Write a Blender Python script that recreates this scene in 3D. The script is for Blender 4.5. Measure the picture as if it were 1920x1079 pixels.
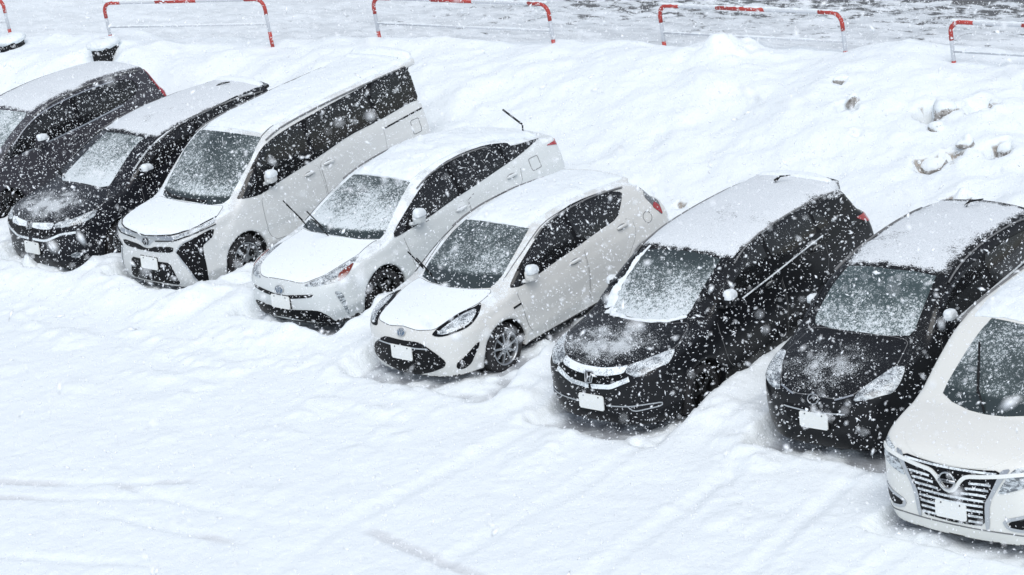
import bpy, bmesh, math, random
import numpy as np
from mathutils import Vector, Matrix
from mathutils.bvhtree import BVHTree
from mathutils.geometry import delaunay_2d_cdt

for o in list(bpy.data.objects): bpy.data.objects.remove(o)
SC = bpy.context.scene
COL = SC.collection
rng = np.random.default_rng(7)

# ---------------------------------------------------------------- camera
CAM = (20.2279, -18.1025, 11.0355)
YAW, PITCH, ROLL, FPX = -0.7919, 0.3548, -0.1730, math.exp(8.47255851)
cy_, sy_, cp_, sp_ = math.cos(YAW), math.sin(YAW), math.cos(PITCH), math.sin(PITCH)
fw = Vector((sy_ * cp_, cy_ * cp_, -sp_)); rt = Vector((cy_, -sy_, 0)); up = rt.cross(fw)
rt2 = math.cos(ROLL) * rt + math.sin(ROLL) * up; up2 = -math.sin(ROLL) * rt + math.cos(ROLL) * up
cd = bpy.data.cameras.new('camera'); cam = bpy.data.objects.new('camera', cd); COL.objects.link(cam)
M = Matrix((rt2, up2, -fw)).transposed().to_4x4(); M.translation = Vector(CAM); cam.matrix_world = M
cd.sensor_width = 36.0; cd.lens = FPX / 1920 * 36.0; cd.clip_start = .1; cd.clip_end = 500
cd.dof.use_dof = True; cd.dof.focus_distance = 28.5; cd.dof.aperture_fstop = 6.3
SC.camera = cam

# ---------------------------------------------------------------- light and exposure
SUN_EL, SUN_AZ = math.radians(58), math.radians(128)      # overcast: a broad soft source behind cloud
W = bpy.data.worlds.new('World'); SC.world = W; W.use_nodes = True
nt = W.node_tree; bg = nt.nodes['Background']
sky = nt.nodes.new('ShaderNodeTexSky'); sky.sky_type = 'NISHITA'; sky.sun_disc = False
sky.sun_elevation = SUN_EL; sky.sun_rotation = SUN_AZ; sky.air_density = 1.0; sky.dust_density = 1.0
hs = nt.nodes.new('ShaderNodeHueSaturation'); hs.inputs['Saturation'].default_value = .5      # cloud: the blue is washed out
nt.links.new(sky.outputs[0], hs.inputs['Color']); nt.links.new(hs.outputs[0], bg.inputs[0]); bg.inputs[1].default_value = 0.125
sd = bpy.data.lights.new('sun', 'SUN'); sd.energy = 1.5; sd.angle = math.radians(50); sd.color = (1, .985, .95)
sun = bpy.data.objects.new('sun', sd); COL.objects.link(sun)
sdir = Vector((math.sin(SUN_AZ) * math.cos(SUN_EL), math.cos(SUN_AZ) * math.cos(SUN_EL), math.sin(SUN_EL)))
sun.rotation_euler = (-sdir).to_track_quat('-Z', 'Y').to_euler()
SC.view_settings.view_transform = 'Standard'; SC.view_settings.look = 'None'
SC.view_settings.gamma = 1; SC.view_settings.exposure = 0.34

# ---------------------------------------------------------------- materials
def mat(name, col, rough=.5, metal=0, coat=0, spec=.5, bump=None):
    m = bpy.data.materials.new(name); m.use_nodes = True
    b = m.node_tree.nodes['Principled BSDF']
    b.inputs['Base Color'].default_value = (*col, 1); b.inputs['Roughness'].default_value = rough
    b.inputs['Metallic'].default_value = metal; b.inputs['Coat Weight'].default_value = coat
    b.inputs['Coat Roughness'].default_value = .06; b.inputs['Specular IOR Level'].default_value = spec
    return m

class NT:
    """small node helper"""
    def __init__(s, m): s.t = m.node_tree; s.n = s.t.nodes; s.b = s.n['Principled BSDF']; s.out = s.n['Material Output']
    def lk(s, a, b): s.t.links.new(a, b)
    def new(s, ty, **k):
        n = s.n.new(ty)
        for a, v in k.items(): setattr(n, a, v)
        return n
    def coord(s, kind='Object'): return s.new('ShaderNodeTexCoord').outputs[kind]
    def pos(s): return s.new('ShaderNodeNewGeometry').outputs['Position']
    def noise(s, co, scale, detail=3, rough=.55, stretch=None, loc=(0, 0, 0)):
        mp = s.new('ShaderNodeMapping'); s.lk(co, mp.inputs[0]); mp.inputs['Location'].default_value = loc
        if stretch: mp.inputs['Scale'].default_value = stretch
        n = s.new('ShaderNodeTexNoise'); s.lk(mp.outputs[0], n.inputs['Vector'])
        n.inputs['Scale'].default_value = scale; n.inputs['Detail'].default_value = detail; n.inputs['Roughness'].default_value = rough
        return n.outputs['Fac']
    def math(s, op, a, b=None, clamp=False):
        n = s.new('ShaderNodeMath', operation=op, use_clamp=clamp)
        for i, v in enumerate((a, b)):
            if v is None: continue
            if isinstance(v, (int, float)): n.inputs[i].default_value = v
            else: s.lk(v, n.inputs[i])
        return n.outputs[0]
    def ramp(s, v, a, b, lo=0., hi=1., smooth=True):
        n = s.new('ShaderNodeMapRange'); n.interpolation_type = 'SMOOTHSTEP' if smooth else 'LINEAR'
        s.lk(v, n.inputs[0])
        for i, q in zip((1, 2, 3, 4), (a, b, lo, hi)): n.inputs[i].default_value = q
        return n.outputs[0]
    def sep(s, v):
        n = s.new('ShaderNodeSeparateXYZ'); s.lk(v, n.inputs[0]); return n.outputs
    def mix(s, f, a, b):
        n = s.new('ShaderNodeMix', data_type='RGBA')
        s.lk(f, n.inputs[0]) if not isinstance(f, float) else setattr(n.inputs[0], 'default_value', f)
        for i, v in ((6, a), (7, b)):
            if isinstance(v, tuple): n.inputs[i].default_value = (*v, 1)
            else: s.lk(v, n.inputs[i])
        return n.outputs[2]
    def bump(s, h, dist, strength=1.):
        n = s.new('ShaderNodeBump'); n.inputs['Distance'].default_value = dist; n.inputs['Strength'].default_value = strength
        s.lk(h, n.inputs['Height']); s.lk(n.outputs[0], s.b.inputs['Normal']); return n

SNOW = (.83, .885, .915)
def snow_mat(name, scale=1.):
    m = mat(name, SNOW, .65, spec=.25); t = NT(m)
    p = t.pos()
    a = t.noise(p, 9 * scale, 5, .6); b = t.noise(p, 60 * scale, 3, .6)
    h = t.math('ADD', t.math('MULTIPLY', a, 1.0), t.math('MULTIPLY', b, .25))
    t.bump(h, .035, .6)
    return m

def dusty(name, base, rough, coat, amount, centre=None, metal=0, grain=70., up0=.25, up1=.75, coverage=(.1, .9), spec=.5, kmax=1., far=.12):
    """paint with fallen snow on the faces that look up; centre = (x, y, rx, ry) of the place where it lies thickest"""
    m = mat(name, base, rough, metal, coat, spec); t = NT(m)
    oc = t.coord(); g = t.new('ShaderNodeNewGeometry')
    nz = t.sep(g.outputs['Normal'])[2]
    f = t.ramp(nz, up0, up1, coverage[0], coverage[1])
    gr = t.noise(oc, grain, 4, .72)
    big = t.noise(oc, 4.2, 3, .6)
    if centre:
        mp = t.new('ShaderNodeMapping'); t.lk(oc, mp.inputs[0])
        mp.inputs['Location'].default_value = (-centre[0] / centre[2], -centre[1] / centre[3], 0)
        mp.inputs['Scale'].default_value = (1 / centre[2], 1 / centre[3], 0)
        vm = t.new('ShaderNodeVectorMath', operation='LENGTH'); t.lk(mp.outputs[0], vm.inputs[0])
        f = t.math('MULTIPLY', f, t.ramp(vm.outputs['Value'], .15, 1.35, 1, far))
    f = t.math('MULTIPLY', f, t.ramp(big, .3, .7, .55, 1.25))
    f = t.math('MULTIPLY', f, amount)
    th = t.math('SUBTRACT', 1.0, f)                      # threshold the grain
    d = t.math('SUBTRACT', t.ramp(gr, .28, .72, 0, 1, False), th)
    k = t.ramp(d, -.06, .16, 0, kmax)
    t.lk(t.mix(k, base, SNOW), t.b.inputs['Base Color'])
    t.lk(t.ramp(k, 0, 1, rough, .7), t.b.inputs['Roughness'])
    t.lk(t.ramp(k, 0, 1, coat, 0), t.b.inputs['Coat Weight'])
    if metal: t.lk(t.ramp(k, 0, 1, metal, 0), t.b.inputs['Metallic'])
    t.bump(k, .004, .5)
    return m

def glass_mat(name, tint, z0, z1, lo, hi, seed=0, band=None):
    """dark glass under a film and grains of snow; the cover goes from hi at height z0 to lo at z1; band = height of the bare strip over the cowl"""
    m = mat(name, tint, .10, 0, .3, .4); t = NT(m)
    oc = t.coord(); x, y, z = t.sep(oc)
    f = t.ramp(z, z0, z1, hi, lo, False)
    big = t.noise(oc, 2.4, 3, .6, loc=(seed, seed * 2.3, 0))
    f = t.math('ADD', f, t.ramp(big, .3, .7, -.14, .12))
    if band is not None:
        f = t.math('MULTIPLY', f, t.ramp(z, band, band + .05, .05, 1))
    f = t.math('MINIMUM', f, .97)
    gr = t.noise(oc, 75, 3, .7, loc=(seed, 0, 0)); g2 = t.noise(oc, 26, 3, .65, loc=(0, seed, 0))
    gg = t.math('ADD', t.math('MULTIPLY', gr, .6), t.math('MULTIPLY', g2, .4))
    d = t.math('SUBTRACT', t.ramp(gg, .33, .67, 0, 1, False), t.math('SUBTRACT', 1.0, f))
    k = t.ramp(d, -.08, .34, 0, .85)
    film = t.mix(t.math('MULTIPLY', t.math('MULTIPLY', f, f), .55), tint, (.30, .39, .40))
    t.lk(t.mix(k, film, (.74, .80, .83)), t.b.inputs['Base Color'])
    t.lk(t.ramp(t.math('MAXIMUM', k, t.math('MULTIPLY', f, .8)), 0, .5, .10, .65), t.b.inputs['Roughness']); t.lk(t.ramp(f, 0, .5, .3, 0), t.b.inputs['Coat Weight'])
    t.bump(k, .004, .4)
    return m

def thin_snow(name, base):
    """thin snow on a dark roof: the mesh carries how well it is covered, the grain shows the paint where it is thin"""
    m = mat(name, SNOW, .7, spec=.25); t = NT(m); oc = t.coord()
    a = t.new('ShaderNodeAttribute', attribute_name='cover')
    n = t.math('ADD', t.math('MULTIPLY', t.noise(oc, 60, 4, .7), .65), t.math('MULTIPLY', t.noise(oc, 7, 3, .6), .35))
    d = t.math('SUBTRACT', t.ramp(n, .30, .70, 0, 1, False), t.math('SUBTRACT', 1.0, a.outputs['Fac']))
    k = t.ramp(d, -.12, .16)
    t.lk(t.mix(k, base, t.mix(t.ramp(t.noise(oc, 90, 3, .7), .3, .65), (.55, .59, .62), (.77, .81, .84))), t.b.inputs['Base Color'])
    t.bump(t.noise(oc, 30, 4, .6), .01, .5)
    return m

# ---------------------------------------------------------------- object helpers
def link(name, me, m=None, parent=None):
    o = bpy.data.objects.new(name, me); COL.objects.link(o)
    if m is not None and me is not None:
        if not me.materials: me.materials.append(m)
    if parent is not None: o.parent = parent
    return o
def mesh_np(name, V, F, smooth=True):
    me = bpy.data.meshes.new(name)
    V = np.asarray(V, np.float32); F = np.asarray(F, np.int32)
    k = F.shape[1]
    me.vertices.add(len(V)); me.vertices.foreach_set('co', V.ravel())
    me.loops.add(F.size); me.loops.foreach_set('vertex_index', F.ravel())
    me.polygons.add(len(F)); me.polygons.foreach_set('loop_start', np.arange(0, F.size, k, dtype=np.int32))
    me.polygons.foreach_set('loop_total', np.full(len(F), k, np.int32))
    me.update(calc_edges=True)
    if smooth: me.polygons.foreach_set('use_smooth', np.ones(len(F), bool))
    return me
def mesh_py(name, V, F, smooth=True):
    me = bpy.data.meshes.new(name); me.from_pydata([tuple(v) for v in V], [], [tuple(f) for f in F]); me.update()
    if smooth:
        for p in me.polygons: p.use_smooth = True
    return me
def tube(path, rad, n=8, closed=False):
    """round tube through points; rad a number or a list"""
    P = [Vector(p) for p in path]; N = len(P); V, F = [], []
    r = rad if hasattr(rad, '__len__') else [rad] * N
    prev = None
    for i, p in enumerate(P):
        a = P[(i - 1) % N] if (i or closed) else p; b = P[(i + 1) % N] if (i < N - 1 or closed) else p
        t = (b - a).normalized()
        if prev is None:
            u = t.cross(Vector((0, 0, 1)));  u = u if u.length > .1 else t.cross(Vector((1, 0, 0)))
        else: u = prev - t * prev.dot(t)
        u.normalize(); prev = u; w = t.cross(u)
        for k in range(n):
            an = 2 * math.pi * k / n; V.append(p + (u * math.cos(an) + w * math.sin(an)) * r[i])
    for i in range(N if closed else N - 1):
        j = (i + 1) % N
        for k in range(n): F.append((i * n + k, i * n + (k + 1) % n, j * n + (k + 1) % n, j * n + k))
    if not closed: F.append(tuple(range(n))[::-1]); F.append(tuple((N - 1) * n + k for k in range(n)))
    return V, F
def lathe(prof, n=32, axis='x'):
    """prof: (axial, radius) closed ring profile turned about the x axis"""
    V, F = [], []; m = len(prof)
    for k in range(n):
        a = 2 * math.pi * k / n
        for (h, r) in prof: V.append((h, r * math.cos(a), r * math.sin(a)))
    for k in range(n):
        for i in range(m - 1): F.append((k * m + i, k * m + i + 1, ((k + 1) % n) * m + i + 1, ((k + 1) % n) * m + i))
    return V, F
def join(parts):
    V, F = [], []
    for v, f in parts:
        o = len(V); V += [tuple(q) for q in v]; F += [tuple(i + o for i in g) for g in f]
    return V, F
def box(c, s, R=None):
    V = []
    for dx in (-.5, .5):
        for dy in (-.5, .5):
            for dz in (-.5, .5):
                v = Vector((dx * s[0], dy * s[1], dz * s[2]))
                if R is not None: v = R @ v
                V.append(v + Vector(c))
    return V, [(0, 1, 3, 2), (4, 6, 7, 5), (0, 4, 5, 1), (2, 3, 7, 6), (0, 2, 6, 4), (1, 5, 7, 3)]
def blob(c, s, e=2.6, nu=20, nv=12, zmin=None, jit=0, seed=0):
    """superellipsoid; e > 2 is boxier"""
    r = random.Random(seed); V, F = [], []
    f = lambda v: math.copysign(abs(v) ** (2 / e), v)
    for i in range(nv + 1):
        ph = -math.pi / 2 + math.pi * i / nv
        for k in range(nu):
            th = 2 * math.pi * k / nu
            q = 1 + r.uniform(-jit, jit)
            z = f(math.sin(ph)) * q
            if zmin is not None: z = max(z, zmin)
            V.append((c[0] + s[0] * f(math.cos(ph)) * f(math.cos(th)) * q, c[1] + s[1] * f(math.cos(ph)) * f(math.sin(th)) * q, c[2] + s[2] * z))
    for i in range(nv):
        for k in range(nu): F.append((i * nu + k, i * nu + (k + 1) % nu, (i + 1) * nu + (k + 1) % nu, (i + 1) * nu + k))
    return V, F

# lattice noise for the snow surface
_perm = np.random.default_rng(3).random((512, 512))
def vnoise(x, y, f, ox=0.):
    x = x * f + 37.7 + ox; y = y * f + 91.3 - ox
    i = np.floor(x).astype(int); j = np.floor(y).astype(int); u = x - i; v = y - j
    u = u * u * u * (u * (u * 6 - 15) + 10); v = v * v * v * (v * (v * 6 - 15) + 10)
    g = lambda a, b: _perm[a % 512, b % 512]
    return (g(i, j) * (1 - u) + g(i + 1, j) * u) * (1 - v) + (g(i, j + 1) * (1 - u) + g(i + 1, j + 1) * u) * v - .5
def fbm(x, y, f, o=4, g=.5, ox=0.):
    s = 0; a = 1
    for k in range(o): s = s + a * vnoise(x, y, f, ox + 13.1 * k); a *= g; f *= 2.03
    return s
def sst(a, b, x):
    t = np.clip((x - a) / (b - a), 0, 1); return t * t * (3 - 2 * t)
# ---------------------------------------------------------------- car shapes
# car frame: x = the car's left, y = backwards from the front bumper, z = up
def tab(pts, n=500):
    """monotone cubic curve through (t, v) points, as a dense table"""
    t = np.array([p[0] for p in pts], float); v = np.array([p[1] for p in pts], float)
    h = np.diff(t); d = np.diff(v) / h; m = np.zeros(len(t))
    for i in range(1, len(t) - 1):
        if d[i - 1] * d[i] > 0:
            w1 = 2 * h[i] + h[i - 1]; w2 = h[i] + 2 * h[i - 1]
            m[i] = (w1 + w2) / (w1 / d[i - 1] + w2 / d[i])
    m[0] = d[0]; m[-1] = d[-1]
    T = np.linspace(t[0], t[-1], n)
    k = np.clip(np.searchsorted(t, T, side='right') - 1, 0, len(t) - 2)
    s = (T - t[k]) / h[k]
    V = ((2*s**3 - 3*s**2 + 1) * v[k] + (s**3 - 2*s**2 + s) * h[k] * m[k]
         + (-2*s**3 + 3*s**2) * v[k + 1] + (s**3 - s**2) * h[k] * m[k + 1])
    return T, V, np.gradient(V, T)

def ev(tb, x): return np.interp(x, tb[0], tb[1])
def evd(tb, x): return np.interp(x, tb[0], tb[2])
def smax(a, b, k):
    h = np.maximum(k - np.abs(a - b), 0) / k
    return np.maximum(a, b) + h * h * k * 0.25
def smin(a, b, k): return -smax(-a, -b, k)

def prep(s):
    for key in ('hood', 'glass', 'front', 'side', 'gside', 'rear', 'grear'):
        s['_' + key] = tab(s[key])
    return s

def body_f(s, P):
    x = np.abs(P[:, 0]); y = P[:, 1]; z = P[:, 2]
    hw = s['hw']; L = s['L']; q = x / hw
    # lower body
    bf = s.get('fb', .13)
    fr = ev(s['_front'], z) + bf * q ** 2.4 + .05 * q ** 8
    yh = y - (bf * .8) * q ** 2.4
    crown = s.get('crown', .05) * q ** 2
    top = (z - (ev(s['_hood'], yh) - crown)) / np.sqrt(1 + np.clip(evd(s['_hood'], yh), -1.5, 1.5) ** 2)
    taper = s.get('tf', .12) * np.clip((1.0 - y) / 1.0, 0, 1) ** 2 + s.get('tr', .022) * np.clip((y - L + 1.1) / 1.1, 0, 1) ** 2
    ins = ev(s['_side'], z)
    zc = s['crease'][0] + (s['crease'][1] - s['crease'][0]) * y / L
    ins = ins + .016 / (1 + np.exp(-(z - zc) / .012)) - .012 * np.exp(-((z - .36) / .05) ** 2)
    for yw in s['wy']:
        r = np.sqrt((y - yw) ** 2 + (z - s['wr']) ** 2)
        ins = ins - .014 * np.exp(-((r - s['ar']) / .07) ** 2)
    sd = x - (hw - taper - ins)
    bk = y - (ev(s['_rear'], z) - s.get('rb', .07) * q ** 2.5)
    lo = smax(fr - y, sd, s.get('kc', .22))
    lo = smax(lo, bk, .11)
    lo = smax(lo, top, s.get('kt', .07))
    lo = smax(lo, s.get('zb', .17) + .10 * np.clip((y - L + .8) / .8, 0, 1) - z, .05)
    # greenhouse
    yg = y - s.get('wb', .055) * (x / .7) ** 2 * np.clip((s['gy'] + 1.4 - y) / 1.4, 0, 1)
    gt = (z - (ev(s['_glass'], yg) - .045 * (x / .62) ** 2)) / np.sqrt(1 + np.clip(evd(s['_glass'], yg), -1.6, 1.6) ** 2)
    gw = ev(s['_gside'], z) - s.get('gtr', .06) * np.clip((y - L * .55) / (L * .45), 0, 1) ** 2
    gs = (x - gw) * .95
    gb = y - (ev(s['_grear'], z) - s.get('grb', .09) * (x / .7) ** 2.2)
    gr = smax(smax(gt, gs, .085), gb, .09)
    gr = smax(smax(gr, .6 - z, .03), s['glass'][0][0] + .04 - y, .03)
    f = smin(lo, gr, s.get('kj', .05))
    if 'spoil' in s:
        y0, y1, z0, z1, w = s['spoil']
        zs = z - ((z0 + z1) / 2 - .04 * (x / .62) ** 2)
        ys = y - ((y0 + y1) / 2 - .07 * (x / .7) ** 2)
        b = smax(smax(np.abs(ys) - (y1 - y0) / 2, np.abs(zs) - (z1 - z0) / 2, .035), x - w, .05)
        f = smin(f, b, .025)
    for yw in s['wy']:
        r = np.sqrt((y - yw) ** 2 + (z - s['wr']) ** 2)
        cyl = smax(r - s['ar'], (hw - .30) - x, .02)
        f = smax(f, -cyl, .018)
    for cut in s.get('cuts', ()):                       # shallow intakes sunk into the front
        x0, x1, z0, z1, dep, rk = cut
        b = smax(smax(np.abs(x - (x0 + x1) / 2) - (x1 - x0) / 2, np.abs(z - (z0 + z1) / 2) - (z1 - z0) / 2, rk),
                 (y - fr) - dep, .02)
        f = smax(f, -b, .012)
    return f

def project(s, P, it=3, lim=.02):
    e = 1e-4
    for _ in range(it):
        f = body_f(s, P)
        g = np.stack([body_f(s, P + np.eye(3)[i] * e) - f for i in range(3)], 1) / e
        st = (f / np.maximum((g * g).sum(1), .2))[:, None] * g
        P = P - np.clip(st, -lim, lim)
    return P

def surface_nets(s, h=.024):
    hw, L, H = s['hw'], s['L'], s['H']
    xs = np.arange(-hw - 2.5 * h, hw + 3 * h, h); xs -= (xs[0] + xs[-1]) / 2
    ys = np.arange(-.12, L + .1, h); zs = np.arange(.08, H + .09, h)
    nx, ny, nz = len(xs), len(ys), len(zs)
    half = nx // 2 + nx % 2
    X, Y, Z = np.meshgrid(xs[nx - half:], ys, zs, indexing='ij')
    Fh = body_f(s, np.stack([X.ravel(), Y.ravel(), Z.ravel()], 1)).reshape(half, ny, nz)
    F = np.concatenate([Fh[::-1][:nx - half], Fh], 0)
    ins = F < 0
    c = np.zeros((nx - 1, ny - 1, nz - 1), np.int8)
    for a in (0, 1):
        for b in (0, 1):
            for d in (0, 1):
                c += ins[a:nx - 1 + a, b:ny - 1 + b, d:nz - 1 + d]
    act = (c > 0) & (c < 8)
    I = np.argwhere(act)
    vid = -np.ones(act.shape, np.int64); vid[tuple(I.T)] = np.arange(len(I))
    acc = np.zeros((len(I), 3)); cnt = np.zeros(len(I))
    cor = [(a, b, d) for a in (0, 1) for b in (0, 1) for d in (0, 1)]
    for p in cor:
        for ax in range(3):
            if p[ax] == 0:
                q = list(p); q[ax] = 1
                fa = F[I[:, 0] + p[0], I[:, 1] + p[1], I[:, 2] + p[2]]
                fb = F[I[:, 0] + q[0], I[:, 1] + q[1], I[:, 2] + q[2]]
                m = (fa < 0) != (fb < 0)
                t = np.where(m, fa / np.where(m, fa - fb, 1), 0)
                pos = np.array(p, float)[None] + np.eye(3)[ax] * t[:, None]
                acc += pos * m[:, None]; cnt += m
    V = np.array([xs[0], ys[0], zs[0]]) + (I + acc / cnt[:, None]) * h
    quads = []
    for ax in range(3):
        sl0 = [slice(None)] * 3; sl1 = [slice(None)] * 3
        sl0[ax] = slice(0, -1); sl1[ax] = slice(1, None)
        ch = ins[tuple(sl0)] != ins[tuple(sl1)]
        o = [a for a in range(3) if a != ax]
        J = np.argwhere(ch)
        J = J[(J[:, o[0]] > 0) & (J[:, o[1]] > 0) & (J[:, o[0]] < F.shape[o[0]] - 1) & (J[:, o[1]] < F.shape[o[1]] - 1)]
        e0 = np.eye(3, dtype=int)[o[0]]; e1 = np.eye(3, dtype=int)[o[1]]
        q = np.stack([vid[tuple((J - e0 - e1).T)], vid[tuple((J - e1).T)], vid[tuple(J.T)], vid[tuple((J - e0).T)]], 1)
        flip = ins[tuple(J.T)] == (ax == 1)
        q[flip] = q[flip][:, ::-1]
        quads.append(q)
    Q = np.concatenate(quads)
    Q = Q[(Q >= 0).all(1)]
    for rnd in range(2):                                 # relax along the surface, then pull back on to it
        S = np.zeros_like(V); n = np.zeros(len(V))
        for a in range(4):
            np.add.at(S, Q[:, a], V[Q[:, (a + 1) % 4]] + V[Q[:, (a + 3) % 4]]); np.add.at(n, Q[:, a], 2)
        V = project(s, V * .4 + .6 * S / np.maximum(n, 1)[:, None], 2)
    return V, Q

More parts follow.
